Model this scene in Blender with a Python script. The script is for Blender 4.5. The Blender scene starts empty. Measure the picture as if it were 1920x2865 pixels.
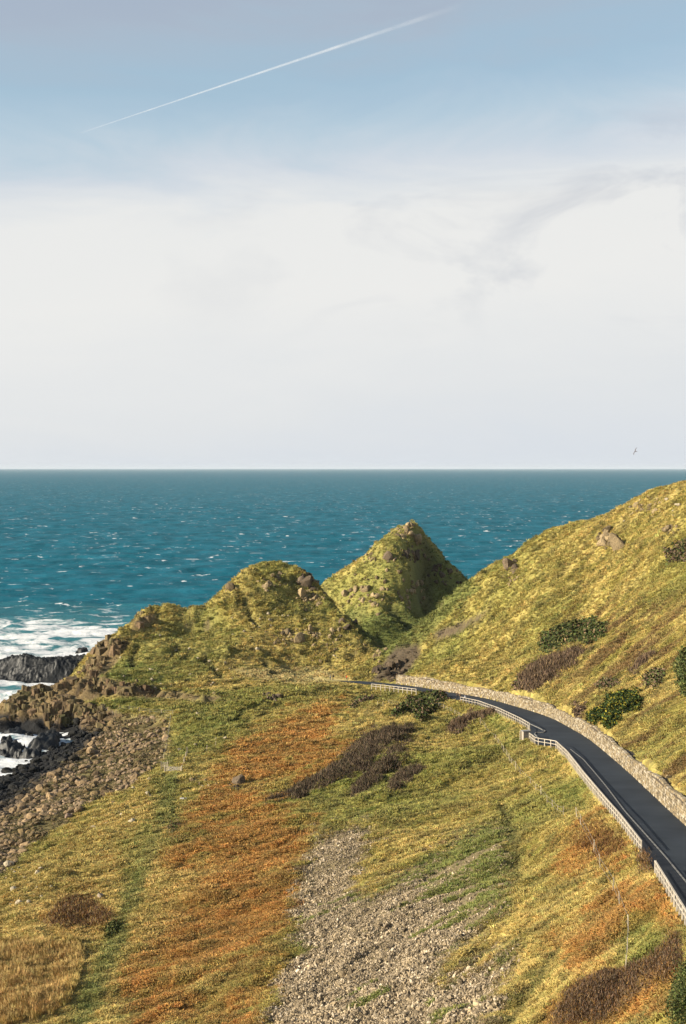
import bpy, bmesh, math, random
import numpy as np
from mathutils import Vector, Matrix, Euler

random.seed(7)
RNG = np.random.default_rng(11)
scene = bpy.context.scene
COL = scene.collection

# ------------------------------------------------------------------ camera
W0, H0 = 1920.0, 2865.0
FPX = 3979.0
CAMZ = 75.0
HOR = 1309.0
PITCH = math.atan((H0/2-HOR)/FPX)
cam_d = bpy.data.cameras.new("camera")
cam = bpy.data.objects.new("camera", cam_d); COL.objects.link(cam)
cam.location = (0, 0, CAMZ)
cam.rotation_euler = (math.pi/2-PITCH, 0, 0)
cam_d.sensor_fit = 'VERTICAL'; cam_d.sensor_height = 36.0
cam_d.lens = 36.0*FPX/H0
cam_d.clip_start = 1.0; cam_d.clip_end = 400000.0
scene.camera = cam

# ------------------------------------------------------------------ light
SUN_DIR = Vector((-0.93, -0.27, 0.37)).normalized()      # towards the sun
sun_el = math.asin(SUN_DIR.z)
sun_az = math.atan2(SUN_DIR.x, SUN_DIR.y)
sd = bpy.data.lights.new("sun", 'SUN'); sd.energy = 5.0; sd.angle = math.radians(0.5)
sd.color = (1.0, 0.89, 0.71)
so = bpy.data.objects.new("sun", sd); COL.objects.link(so)
so.rotation_euler = SUN_DIR.to_track_quat('Z', 'Y').to_euler()
so.location = (-200, -50, 300)

scene.view_settings.view_transform = 'Standard'
scene.view_settings.look = 'None'
scene.view_settings.exposure = 1.0
scene.view_settings.gamma = 1.0
scene.view_settings.use_curve_mapping = False
scene.render.engine = 'CYCLES'
scene.cycles.max_bounces = 5
scene.cycles.diffuse_bounces = 2
scene.cycles.glossy_bounces = 2
scene.cycles.transparent_max_bounces = 6

def nd(nt, typ, **kw):
    n = nt.nodes.new(typ)
    for k, v in kw.items():
        if k == 'inp':
            for a, b in v.items(): n.inputs[a].default_value = b
        else: setattr(n, k, v)
    return n
def ramp(nt, pts, interp='LINEAR'):
    r = nt.nodes.new('ShaderNodeValToRGB'); cr = r.color_ramp; cr.interpolation = interp
    while len(cr.elements) > 1: cr.elements.remove(cr.elements[0])
    cr.elements[0].position = pts[0][0]; cr.elements[0].color = pts[0][1] if len(pts[0][1]) == 4 else (*pts[0][1], 1)
    for p, c in pts[1:]:
        e = cr.elements.new(p); e.color = c if len(c) == 4 else (*c, 1)
    return r
def g1(v): return (v, v, v, 1)

world = bpy.data.worlds.new("World"); scene.world = world; world.use_nodes = True
nt = world.node_tree; nt.nodes.clear(); L = nt.links.new
out = nd(nt, 'ShaderNodeOutputWorld'); bg = nd(nt, 'ShaderNodeBackground'); bg.inputs[1].default_value = 0.05
sky = nd(nt, 'ShaderNodeTexSky'); sky.sky_type = 'NISHITA'; sky.sun_disc = False
sky.sun_elevation = sun_el; sky.sun_rotation = sun_az; sky.altitude = 50; sky.dust_density = 0.6; sky.ozone_density = 2.0
tc = nd(nt, 'ShaderNodeTexCoord')
sep = nd(nt, 'ShaderNodeSeparateXYZ'); L(tc.outputs['Generated'], sep.inputs[0])
# broad wisps: direction / noise
mp = nd(nt, 'ShaderNodeMapping'); mp.inputs['Scale'].default_value = (2.2, 2.2, 9.0); mp.inputs['Location'].default_value = (0.3, 0.1, 0.45)
mp.inputs['Rotation'].default_value = (0.0, 0.12, 0.0)
L(tc.outputs['Generated'], mp.inputs[0])
n1 = nd(nt, 'ShaderNodeTexNoise', inp={'Scale': 1.6, 'Detail': 8.0, 'Roughness': 0.60, 'Distortion': 0.8}); L(mp.outputs[0], n1.inputs['Vector'])
mp2 = nd(nt, 'ShaderNodeMapping'); mp2.inputs['Scale'].default_value = (4.5, 4.5, 11.0); mp2.inputs['Location'].default_value = (1.3, 4.1, 0.2)
mp2.inputs['Rotation'].default_value = (0.0, -0.5, 0.0)
L(tc.outputs['Generated'], mp2.inputs[0])
n2 = nd(nt, 'ShaderNodeTexNoise', inp={'Scale': 1.4, 'Detail': 8.0, 'Roughness': 0.60, 'Distortion': 0.7}); L(mp2.outputs[0], n2.inputs['Vector'])
def M(op, a, b=None, c=None, clamp=False):
    m = nd(nt, 'ShaderNodeMath', operation=op); m.use_clamp = clamp
    for i, v in enumerate((a, b, c)):
        if v is None: continue
        if isinstance(v, (int, float)): m.inputs[i].default_value = v
        else: L(v, m.inputs[i])
    return m.outputs[0]
z = sep.outputs['Z']
zw = M('ADD', z, M('MULTIPLY', M('SUBTRACT', n1.outputs[0], 0.5), 0.10))
zw = M('SUBTRACT', zw, M('MULTIPLY', sep.outputs['X'], 0.08))
# veil amount by height above the horizon: solid white haze low, blue gap, thin veil higher
veil = ramp(nt, [(0.0, g1(1)), (0.165, g1(1.0)), (0.195, g1(0.92)), (0.225, g1(0.78)), (0.25, g1(0.62)), (0.27, g1(0.62)), (0.305, g1(0.86)), (0.38, g1(0.75)), (0.55, g1(0.4)), (1.0, g1(0.3))])
L(zw, veil.inputs[0])
# cloud colour: bright low, grey-lavender smudges
low = ramp(nt, [(0.0, (7.0, 7.4, 7.9)), (0.05, (7.6, 7.8, 7.95)), (0.12, (8.4, 8.4, 8.25)), (0.17, (8.25, 8.3, 8.2)), (0.205, (6.9, 7.3, 7.75)), (0.235, (5.4, 6.6, 7.3)), (0.265, (4.6, 6.1, 6.9)), (0.31, (4.3, 4.95, 5.85)), (1.0, (4.0, 4.6, 5.6))])
L(zw, low.inputs[0])
dk = ramp(nt, [(0.0, g1(0)), (0.51, g1(0)), (0.68, g1(1.0)), (1.0, g1(1))]); L(n2.outputs[0], dk.inputs[0])
band = ramp(nt, [(0.0, g1(0)), (0.08, g1(0.05)), (0.13, g1(0.75)), (0.2, g1(0.7)), (0.26, g1(0.2)), (0.5, g1(0.3)), (1, g1(0.3))]); L(z, band.inputs[0])
grey = nd(nt, 'ShaderNodeMix', data_type='RGBA'); L(M('MULTIPLY', M('MULTIPLY', dk.outputs[0], band.outputs[0]), M('ADD', M('MULTIPLY', sep.outputs['X'], 3.0), 0.55, clamp=True)), grey.inputs[0])
L(low.outputs[0], grey.inputs[6]); grey.inputs[7].default_value = (5.4, 5.7, 6.3, 1)
skys = nd(nt, 'ShaderNodeMix', data_type='RGBA', blend_type='MULTIPLY'); skys.inputs[0].default_value = 1.0
L(sky.outputs[0], skys.inputs[6]); skys.inputs[7].default_value = (1.6, 1.6, 1.6, 1)
mx = nd(nt, 'ShaderNodeMix', data_type='RGBA'); L(veil.outputs[0], mx.inputs[0]); L(skys.outputs[2], mx.inputs[6]); L(grey.outputs[2], mx.inputs[7])
L(mx.outputs[2], bg.inputs[0]); L(bg.outputs[0], out.inputs[0])

# ------------------------------------------------------------------ projection helpers
cp, sp_ = math.cos(PITCH), math.sin(PITCH)
def ray(px, py):
    a = (np.asarray(px, float)-W0/2)/FPX; b = -(np.asarray(py, float)-H0/2)/FPX
    return a, cp+b*sp_, -sp_+b*cp
def at(px, py, Y):
    dx, dy, dz = ray(px, py); t = Y/dy
    return dx*t, Y+0*dx, CAMZ+dz*t
def proj(x, y, zz):
    rz = zz-CAMZ
    f = y*cp-rz*sp_; u = y*sp_+rz*cp
    return W0/2+FPX*x/f, H0/2-FPX*u/f
def dep(py): return -ray(960, py)[2]/ray(960, py)[1]

# ------------------------------------------------------------------ numpy noise
def _hash(ix, iy, s):
    ix = ix.astype(np.int64); iy = iy.astype(np.int64)
    h = (ix*374761393+iy*668265263+s*1442695041) & 0x7fffffff
    h = (h ^ (h >> 13))*1274126177 & 0x7fffffff
    h = (h ^ (h >> 16)) & 0xffff
    return h/65535.0
def vn(x, y, s=0):
    x = np.asarray(x, float); y = np.asarray(y, float)
    ix = np.floor(x); iy = np.floor(y); fx = x-ix; fy = y-iy
    fx = fx*fx*(3-2*fx); fy = fy*fy*(3-2*fy)
    a = _hash(ix, iy, s); b = _hash(ix+1, iy, s); c = _hash(ix, iy+1, s); d = _hash(ix+1, iy+1, s)
    return (a*(1-fx)+b*fx)*(1-fy)+(c*(1-fx)+d*fx)*fy
def fbm(x, y, s=0, o=4, r=0.5):
    t = 0; a = 1; n = 0
    for k in range(o):
        t = t+a*vn(x*2**k+k*17.3, y*2**k+k*9.1, s+k); n += a; a *= r
    return t/n
def sstep(a, b, v):
    t = np.clip((v-a)/(b-a), 0, 1); return t*t*(3-2*t)
def inpoly(px, py, poly):
    px = np.asarray(px); py = np.asarray(py); c = np.zeros(px.shape, bool); n = len(poly)
    for i in range(n):
        x1, y1 = poly[i]; x2, y2 = poly[i-1]
        if y1 == y2: continue
        t = ((y1 > py) != (y2 > py)) & (px < (x2-x1)*(py-y1)/(y2-y1)+x1)
        c ^= t
    return c
def polydist(px, py, poly, closed=True):
    d = np.full(np.shape(px), 1e9); n = len(poly)
    for i in range(0 if closed else 1, n):
        x1, y1 = poly[i-1]; x2, y2 = poly[i]
        vx, vy = x2-x1, y2-y1; l2 = vx*vx+vy*vy+1e-9
        t = np.clip(((px-x1)*vx+(py-y1)*vy)/l2, 0, 1)
        d = np.minimum(d, np.hypot(px-x1-t*vx, py-y1-t*vy))
    return d

# ------------------------------------------------------------------ terrain: control heights
def road_z(Y): return 35-0.0805*(Y-130)
def road_Y(py): return 29.5/(dep(py)-0.0805)
CP = []
def pz(px, py, zz):
    Y = (CAMZ-zz)/dep(py); x, y, z_ = at(px, py, Y); CP.append((float(x), float(Y), zz))
def pY(px, py, Y):
    x, y, z_ = at(px, py, Y); CP.append((float(x), float(Y), float(z_)))
for r in [(900,2865,17),(1200,2865,22),(1500,2865,27),(1750,2865,30.5),(700,2865,14.5),(300,2865,10.5),(0,2865,9.5),
          (1600,2500,28.6),(1400,2500,23.8),(1200,2500,19.8),(1000,2500,16.7),(860,2500,14.7),(600,2500,12.5),(300,2500,10.2),(0,2500,8),
          (1750,2650,31),(1500,2680,26),
          (1500,2250,24.5),(1300,2250,20.5),(1100,2250,17.3),(900,2250,14.8),(700,2250,13),(500,2250,11.5),(300,2250,8),(150,2250,5),(0,2250,3),
          (0,2380,6),(200,2400,8.5),(420,2400,11),
          (1350,2100,21.6),(1150,2100,18),(950,2100,15),(750,2100,13.2),(600,2100,12.2),(480,2100,11),(350,2100,6.5),(220,2100,3),(120,2120,0.5),
          (60,2090,-1.2),(30,2165,0.2),(0,2190,1),
          (1200,2000,17.8),(1000,2000,15),(800,2000,13.2),(600,2000,12.2),(480,2000,11),(380,2010,8.3),(300,2050,4),(225,2040,1.4),(190,2062,0.1),
          (1100,1965,15.5),(950,1945,13.2),(850,1925,12.8),(700,1945,12.0),(560,1960,11.6),
          (100,2010,-1.5),(0,2020,-2)]: pz(*r)
for r in [# left terraces
          (300,1990,392),(200,1972,405),(120,1965,412),(60,1945,418),(60,1932,422),(30,1972,414),
          (300,1955,404),(420,1958,402),(300,1915,412),(180,1912,424),(420,1930,410),(560,1930,412),
          (250,1893,432),(350,1870,434),(480,1860,438),(600,1880,430),(760,1885,432),(860,1872,448),
          (285,1790,458),(330,1780,458),(375,1738,474),(330,1830,450),(450,1800,452),
          (430,1706,490),(530,1712,486),(600,1690,484),(640,1640,488),(700,1582,496),(740,1574,500),(780,1571,503),(830,1584,505),(870,1612,503),
          (600,1780,462),(700,1700,472),(800,1680,480),(880,1680,487),(780,1620,492),(700,1820,450),(850,1780,460),
          (900,1645,497),(960,1705,488),(1000,1750,481),(1045,1790,472),(1082,1825,462),(960,1800,458),(1000,1850,450),
          (940,1880,440),(800,1872,446),
          (560,1711,479),(500,1714,481),(560,1752,474),(480,1762,468),(420,1792,458),
          # second mound
          (1141,1474,626),(1110,1480,622),(1075,1515,620),(1030,1548,622),(1000,1582,618),(940,1602,622),(900,1632,624),
          (1135,1530,604),(1125,1600,590),(1120,1680,574),(1040,1650,585),(960,1660,590),(1000,1640,590),
          (1174,1478,624),(1218,1526,626),(1250,1568,626),(1296,1616,626),(1332,1644,627),(1190,1600,614),(1175,1690,596),(1240,1680,610),(1210,1620,613),(1150,1720,585),
          (1080,1790,540),(1030,1745,545),(1150,1760,548),(1100,1730,556),(1000,1690,568),
          # right hill crest
          (1100,1812,438),(1150,1768,446),(1220,1716,452),(1320,1650,460),(1420,1588,457),(1480,1535,452),(1545,1487,444),(1640,1463,432),(1740,1423,422),
          (1800,1392,416),(1860,1362,412),(1920,1345,408),
          (1500,1700,397),(1300,1750,425),(1700,1700,368),(1920,1600,345),(1920,1750,300),(1920,1900,264),(1700,1900,302),(1400,1850,388),(1250,1850,412),(1600,1800,350),
          (1700,1550,400),(1850,1500,375),(1180,1860,424),(1920,2060,226)]: pY(*r)
# road edges (world), from the photograph's road formula
EL_px = [(1045,1922),(1160,1938),(1235,1949),(1292,1962),(1340,1973),(1397,1994),(1455,2022),(1484,2040),(1482,2066),(1501,2082),(1557,2090),(1590,2122),(1636,2183),(1702,2263),(1736,2302),(1797,2382),(1836,2440),(1866,2490),(1920,2580)]
ER_px = [(1133,1915),(1244,1934),(1359,1953),(1400,1964),(1533,2003),(1599,2039),(1645,2066),(1698,2109),(1765,2168),(1831,2231),(1881,2278),(1920,2314)]
def road_pt(px, py):
    Y = float(road_Y(py)); x = float(at(px, py, Y)[0]); return (x, Y)
EL = [(-9, 432), (-5, 428), (-3, 425)]+[road_pt(*p) for p in EL_px]+[(28.5, 105), (26.5, 80), (25, 60)]
ER = [(-9, 435.5), (-4, 432), (0, 429)]+[road_pt(*p) for p in ER_px]+[(40.2, 150), (38.5, 125), (36, 100), (34.5, 80), (33, 60)]
def chaikin(pl, it=2):
    for _ in range(it):
        q = [pl[0]]
        for a, b_ in zip(pl, pl[1:]): q += [(a[0]*.75+b_[0]*.25, a[1]*.75+b_[1]*.25), (a[0]*.25+b_[0]*.75, a[1]*.25+b_[1]*.75)]
        q.append(pl[-1]); pl = q
    return pl
ERs = chaikin(ER)
def xR(Y): return np.interp(Y, [p[1] for p in ERs[::-1]], [p[0] for p in ERs[::-1]])
# far stretch: keep the carriageway no wider than it is nearer by
EL = [p if not (350 < p[1] < 424) else (max(p[0], float(xR(p[1]))-8.4), p[1]) for p in EL]
EL = sorted(EL, key=lambda p: -p[1])
def xL(Y): return np.interp(Y, [p[1] for p in EL[::-1]], [p[0] for p in EL[::-1]])
ROADPOLY = EL+[(p[0]+(.75 if p[1] < 415 else 0), p[1]) for p in ERs][::-1]
for i, (x, y) in enumerate(EL):
    if y > 345 and i > 2: CP.append((x-1.2, y-0.8, road_z(y)+0.15)); CP.append((x-4.0, y-5, road_z(y)-1.6))
    elif i > 2: CP.append((x-1.0, y-0.3, road_z(y)-0.35)); CP.append((x-5.0, y-1.5, road_z(y)-3.0))
    else: CP.append((x, y-1.5, road_z(y)-0.4))
for i, (x, y) in enumerate(ER):
    if i > 2: CP.append((x+1.8, y+0.3, road_z(y)+2.3)); CP.append((x+7, y+1.2, road_z(y)+6.0))
    else: CP.append((x, y+1.5, road_z(y)+0.2))
CP += [(-4, 100, 19), (-30, 100, 13), (-70, 120, 9), (15, 80, 25), (-30, 60, 18), (5, 60, 25), (-60, 165, 7.5), (-90, 200, 3), (-100, 250, 0.5), (-112, 290, -2), (-140, 220, -5), (-200, 150, -6), (-120, 100, 5),
       (-118, 395, -3), (-122, 430, -4), (-130, 360, -4), (-112, 445, -4), (-108, 470, -5), (-92, 452, 3), (-97, 480, -5), (-90, 500, -5), (-72, 510, -4), (-82, 476, 5), (-60, 520, -3), (-66, 500, 10),
       (-40, 540, -3), (-20, 545, 4), (-50, 503, 20), (-160, 500, -8), (-150, 650, -8), (0, 560, 0), (-14, 515, 30), (-2, 505, 19), (10, 498, 8), (18, 485, 7), (20, 520, 5), (8, 535, 5), (-10, 580, -3), (30, 500, 9), (33, 470, 14),
       (-20, 640, -3), (0, 670, -5), (28, 665, 18), (30, 695, -5), (80, 660, 3), (50, 650, 16), (34, 645, 36), (52, 605, 8), (44, 590, 7), (70, 610, 5), (52, 570, 6), (45, 540, 8), (60, 500, 20), (90, 690, -6), (0, 800, -9), (200, 800, -9), (-200, 800, -9),
       (75, 490, 34), (95, 470, 45), (110, 450, 58), (120, 430, 66), (100, 530, 15), (120, 600, -4), (180, 520, 50), (200, 620, -4), (300, 600, 20), (250, 450, 85), (180, 400, 85), (150, 340, 82), (140, 280, 84), (120, 220, 82),
       (100, 170, 76), (90, 120, 74), (80, 80, 72), (60, 60, 58), (250, 200, 92), (300, 350, 92), (200, 80, 90), (400, 500, 80), (60, 140, 52), (58, 100, 50)]
CPA = np.array(CP)
P = CPA[:, :2]/100.0
def U(r2): return np.where(r2 > 1e-12, 0.5*r2*np.log(r2+1e-12), 0)
n = len(P)
K = U(((P[:, None]-P[None])**2).sum(-1))+np.eye(n)*2e-4
A = np.zeros((n+3, n+3)); A[:n, :n] = K; A[:n, n] = 1; A[:n, n+1:] = P; A[n, :n] = 1; A[n+1:, :n] = P.T
sol = np.linalg.solve(A, np.concatenate([CPA[:, 2], [0, 0, 0]]))
def tps(x, y):
    x = np.asarray(x, float).ravel()/100; y = np.asarray(y, float).ravel()/100
    o = np.empty(x.shape)
    for s in range(0, len(x), 60000):
        xs = x[s:s+60000]; ys = y[s:s+60000]
        r2 = (xs[:, None]-P[None, :, 0])**2+(ys[:, None]-P[None, :, 1])**2
        o[s:s+60000] = U(r2)@sol[:n]+sol[n]+sol[n+1]*xs+sol[n+2]*ys
    return o
# coarse cached grid with bilinear lookup
GX = np.arange(-420, 460.1, 2.0); GY = np.arange(50, 900.1, 2.0)
gx, gy = np.meshgrid(GX, GY)
GZ = tps(gx, gy).reshape(gx.shape)
def base(x, y):
    fx = np.clip((x-GX[0])/2.0, 0, len(GX)-1.001); fy = np.clip((y-GY[0])/2.0, 0, len(GY)-1.001)
    ix = fx.astype(int); iy = fy.astype(int); fx = fx-ix; fy = fy-iy
    return (GZ[iy, ix]*(1-fx)+GZ[iy, ix+1]*fx)*(1-fy)+(GZ[iy+1, ix]*(1-fx)+GZ[iy+1, ix+1]*fx)*fy
def rot(x, y, a): return x*math.cos(a)+y*math.sin(a), -x*math.sin(a)+y*math.cos(a)

REG = {
 'bracken': [[(640,2080),(860,1990),(900,1960),(960,1960),(920,2050),(1010,2090),(950,2150),(800,2230),(760,2250),(880,2280),(870,2330),(860,2400),(830,2450),(850,2530),(810,2620),(820,2700),(760,2790),(700,2865),(380,2900),(330,2750),(367,2684),(404,2586),(453,2537),(465,2475),(440,2402),(490,2316),(575,2218),(600,2150)],
             [(1540,2440),(1580,2350),(1680,2270),(1770,2350),(1760,2400),(1680,2420),(1600,2460)],
             [(1560,2640),(1640,2560),(1720,2490),(1840,2470),(1900,2560),(1900,2640),(1850,2590),(1760,2590),(1690,2680),(1620,2720)],
             [(1540,2865),(1650,2750),(1800,2690),(1920,2620),(1920,2865)],
             [(120,2560),(170,2510),(260,2500),(330,2540),(300,2600),(180,2610)],
             [(300,2400),(380,2365),(400,2385),(330,2420)]],
 'reed': [[(-40,2640),(60,2630),(220,2640),(235,2700),(200,2800),(140,2840),(-40,2880)]],
 'far_green': [[(880,1640),(1000,1575),(1140,1440),(1200,1480),(1345,1645),(1090,1840),(1000,1760)],[(260,1900),(330,1830),(480,1740),(600,1700),(700,1780),(560,1900),(400,1930)]],
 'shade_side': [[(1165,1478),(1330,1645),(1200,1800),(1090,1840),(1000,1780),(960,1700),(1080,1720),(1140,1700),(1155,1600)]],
 'lush': [[(1740,2640),(1780,2560),(1850,2560),(1875,2610),(1850,2680),(1790,2720),(1740,2720)],[(478,2015),(560,1990),(680,1985),(690,2050),(600,2110),(500,2120),(470,2160),(480,2060)],
          [(1380,1990),(1450,2040),(1470,2080),(1440,2090),(1370,2040)],[(1540,2200),(1640,2190),(1650,2260),(1600,2260)],
          [(430,2160),(500,2160),(500,2290),(430,2300)],[(240,1960),(400,1950),(460,1985),(280,1985)],[(240,1900),(330,1850),(480,1860),(420,1920),(260,1905)],
          [(330,2360),(420,2300),(430,2340),(400,2460),(350,2600),(300,2700),(260,2865),(180,2865),(260,2700),(330,2560),(350,2450)]],
 'scree': [[(880,2350),(940,2320),(1040,2300),(1060,2330),(1010,2400),(970,2490),(1000,2510),(1150,2440),(1300,2340),(1400,2310),(1430,2360),(1420,2450),(1410,2540),(1330,2620),(1250,2700),(1240,2740),(1330,2690),(1440,2650),(1420,2730),(1360,2900),(800,2900),(750,2830),(770,2800),(830,2690),(900,2670),(820,2640),(840,2600),(810,2550),(860,2480),(840,2430)]],
 'beach': [[(-200,2120),(60,2120),(150,2090),(200,2060),(210,2010),(330,1995),(465,2015),(470,2100),(440,2130),(390,2180),(330,2220),(240,2250),(190,2300),(110,2350),(60,2400),(0,2450),(-200,2500)]],
 'earth': [[(1035,1908),(1075,1850),(1110,1810),(1170,1800),(1180,1830),(1150,1870),(1130,1900)],[(1210,1770),(1260,1750),(1350,1720),(1340,1735),(1260,1780),(1220,1790)]],
 'rockf': [[(-120,2060),(-80,1890),(60,1900),(130,1905),(250,1890),(430,1925),(620,1950),(600,1965),(420,1955),(300,1945),(240,1965),(330,1990),(330,2005),(260,2050),(210,2030),(150,2045),(40,2060)],
           [(262,1800),(280,1782),(355,1785),(365,1800),(330,1850),(300,1890),(240,1895),(230,1880),(262,1840)],
           [(370,1740),(430,1712),(440,1730),(400,1765),(365,1765)]],
 'meadow': [[(-100,2520),(60,2420),(200,2330),(460,2180),(500,2240),(480,2340),(440,2400),(520,2440),(500,2500),(360,2560),(250,2640),(-100,2640)],[(240,2640),(420,2480),(560,2400),(620,2430),(420,2640),(330,2700),(330,2865),(160,2865)]],
 'dry': [[(330,2000),(475,2000),(475,2140),(455,2120),(460,2020),(340,2012)],[(640,1870),(900,1870),(1000,1905),(850,1915),(700,1900)]],
}
def regw(x, y, name, jit=10.0, zz=None, soft=8.0):
    """soft, ragged-edged ground patch, laid out on the ground"""
    zz = base(x, y) if zz is None else zz
    px, py = proj(x, y, zz)
    w = np.zeros(x.shape)
    for poly in REG[name]:
        pa = np.array(poly); mg = jit+soft+4
        b = (px > pa[:, 0].min()-mg) & (px < pa[:, 0].max()+mg) & (py > pa[:, 1].min()-mg) & (py < pa[:, 1].max()+mg)
        if not b.any(): continue
        xb, yb = x[b], y[b]
        d = polydist(px[b], py[b], poly); d = np.where(inpoly(px[b], py[b], poly), d, -d)
        d = d+(fbm(xb/5.0, yb/3.0, 31, 5, .7)-.5)*jit*3.0
        w[b] = np.maximum(w[b], sstep(-soft, soft, d))
    return w
def regmask(x, y, name, jit=10.0, zz=None):
    return regw(x, y, name, jit*.8, zz, 1.0) > .5

TRACK_PX = [(480,2180),(465,2290),(430,2370),(395,2460),(350,2560),(325,2640),(300,2700),(265,2780),(235,2880)]
def _world(pl):
    o = []
    for px_, py_ in pl:
        Ys = np.arange(100, 760, 1.0); dx, dy, dz = ray(px_, py_); X = dx/dy*Ys; Z = CAMZ+dz/dy*Ys; k_ = int(np.argmax(Z < base(X, Ys))); o.append((float(X[k_]), float(Ys[k_])))
    return o
DITCH = [(_world(pl), w_, d_) for pl, w_, d_ in [([(688,1672),(692,1700),(706,1735),(722,1750)], 1.4, 1.6), ([(575,1842),(590,1862),(612,1880),(620,1900)], 1.5, 1.5), ([(470,1850),(490,1830),(500,1800)], 1.3, 1.0),
    ([(740,1860),(770,1890)], 1.2, 1.1), ([(905,1640),(960,1720),(1010,1790),(1040,1810)], 1.6, 1.6), ([(840,1600),(870,1625),(895,1640)], 1.8, 1.6),
    ([(384,1815),(372,1835),(368,1870)], 1.5, 1.6), ([(1215,1800),(1290,1765),(1345,1730)], 1.2, 1.6), ([(660,2010),(680,1985),(745,1960)], 1.3, 1.4), ([(463,2170),(470,2230),(455,2290)], .5, .35), ([(500,2170),(492,2230),(480,2290)], .5, .35),
    ([(1400,2230),(1440,2330),(1450,2400),(1440,2470)], 1.3, .9), ([(1560,2640),(1530,2700),(1470,2780),(1420,2865)], 1.2, .8),
    ([(1165,1478),(1155,1530),(1145,1600),(1140,1680)], 3.6, -2.8), ([(1200,1530),(1195,1600),(1188,1690)], 4.5, 3.5), ([(1090,1700),(1120,1735),(1150,1760)], 3, 2.5),
    ([(828,1600),(880,1650),(940,1725),(990,1785),(1030,1815)], 2.6, -1.8), ([(500,1722),(560,1722),(610,1712)], 8, -2.4)]]
TRACK = _world(TRACK_PX)
def height(x, y, micro=True):
    x = np.asarray(x, float); y = np.asarray(y, float); shp = x.shape; x = x.ravel(); y = y.ravel()
    h = base(x, y)
    dr = polydist(x, y, ROADPOLY); inside = inpoly(x, y, ROADPOLY)
    d = np.where(inside, 0, dr)
    k = sstep(0.1, 4.0, d)
    land = sstep(-1.5, 2.0, h)
    # broad undulation, hummocks and small tussocks
    steep_right = sstep(25, 60, x)
    e = (fbm(x/22, y/22, 3, 3)-.5)*2.2
    u, v = rot(x, y, 0.45)
    e = e+(fbm(u/9, v/4.0, 5, 3)-.5)*1.5
    e = e+(fbm(u/2.6, v/1.7, 8, 3, .6)-.5)*1.75*(0.45+0.9*vn(x/15, y/15, 99))*(.75+.5*sstep(200, 400, y))*(1-.35*sstep(35, 55, x))
    # terracettes (sheep tracks) on steep flanks
    e = e*(0.35+0.65*land)*k
    # crags on the mounds
    cr = sstep(0.60, 0.72, fbm(x/14, y/14, 41, 3))*(y > 440)*(h > 14)
    e = e+cr*(np.abs(fbm(x/2.4, y/2.4, 43, 3)-.5)*6.0)
    e = e+(np.abs(fbm(x/7, y/7, 45, 3, .6)-.5)*6.0-1.0)*sstep(455, 480, y)*(x < 58)*(h > 15)*(.45+.55*(y > 560))
    rk = regmask(x, y, 'rockf', 6, h)
    e = e+rk*((np.floor(fbm(x/3.2, y/3.2, 47, 2)*9)/9-.45)*5.5)*land
    for pl, w_, d_ in DITCH:
        pa = np.array(pl); b = (x > pa[:, 0].min()-6) & (x < pa[:, 0].max()+6) & (y > pa[:, 1].min()-6) & (y < pa[:, 1].max()+6)
        if b.any():
            dd = polydist(x[b], y[b], pl, False)+(vn(x[b]/1.5, y[b]/1.5, 7)-.5)*1.2; e[b] -= d_*np.exp(-(np.maximum(dd, 0)/w_)**2)
    h = h+e*1.0
    h = np.where((h > 0.3) & rk, 0.3+np.maximum(h-0.3, 0)*1.0, h)
    rz = road_z(y)-0.14
    h = np.where(inside, rz, h)
    # narrow shoulder left of the road blends in
    sh = sstep(1.2, 0.0, d)*(~inside)
    leftside = x < np.interp(y, [p[1] for p in EL[::-1]], [p[0] for p in EL[::-1]])
    h = np.where(leftside & ~inside, h*(1-sh)+(rz-0.05)*sh, h)
    h = np.where(leftside & (d < 6) & ~inside, np.minimum(h, rz+np.where(y > 340, .45, -0.02)), h)
    return h.reshape(shp)

def hit(px, py, y0=95.0, y1=760.0):
    """ground point seen at a place of the view (arrays)"""
    px = np.atleast_1d(np.asarray(px, float)); py = np.atleast_1d(np.asarray(py, float))
    dx, dy, dz = ray(px, py)
    Ys = np.concatenate([np.arange(y0, 300, 1.5), np.arange(300, y1, 2.5)])
    X = (dx/dy)[:, None]*Ys; Z = CAMZ+(dz/dy)[:, None]*Ys
    Hh = base(X.ravel(), np.broadcast_to(Ys, X.shape).ravel()).reshape(X.shape)
    under = Z < Hh
    ok = under.any(1); i = np.argmax(under, 1); i = np.maximum(i, 1)
    ar = np.arange(len(px))
    a0 = Z[ar, i-1]-Hh[ar, i-1]; a1 = Z[ar, i]-Hh[ar, i]; t = a0/(a0-a1+1e-9)
    Y = Ys[i-1]+(Ys[i]-Ys[i-1])*t
    # refine with detailed height
    for _ in range(3):
        x = dx/dy*Y
        hh = height(x, Y); zr = CAMZ+dz/dy*Y
        sl = (-dz/dy)+0.35
        Y = Y+np.clip((zr-hh)/sl, -3, 3)*0.8
    x = dx/dy*Y
    return x, Y, height(x, Y), ok

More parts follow.
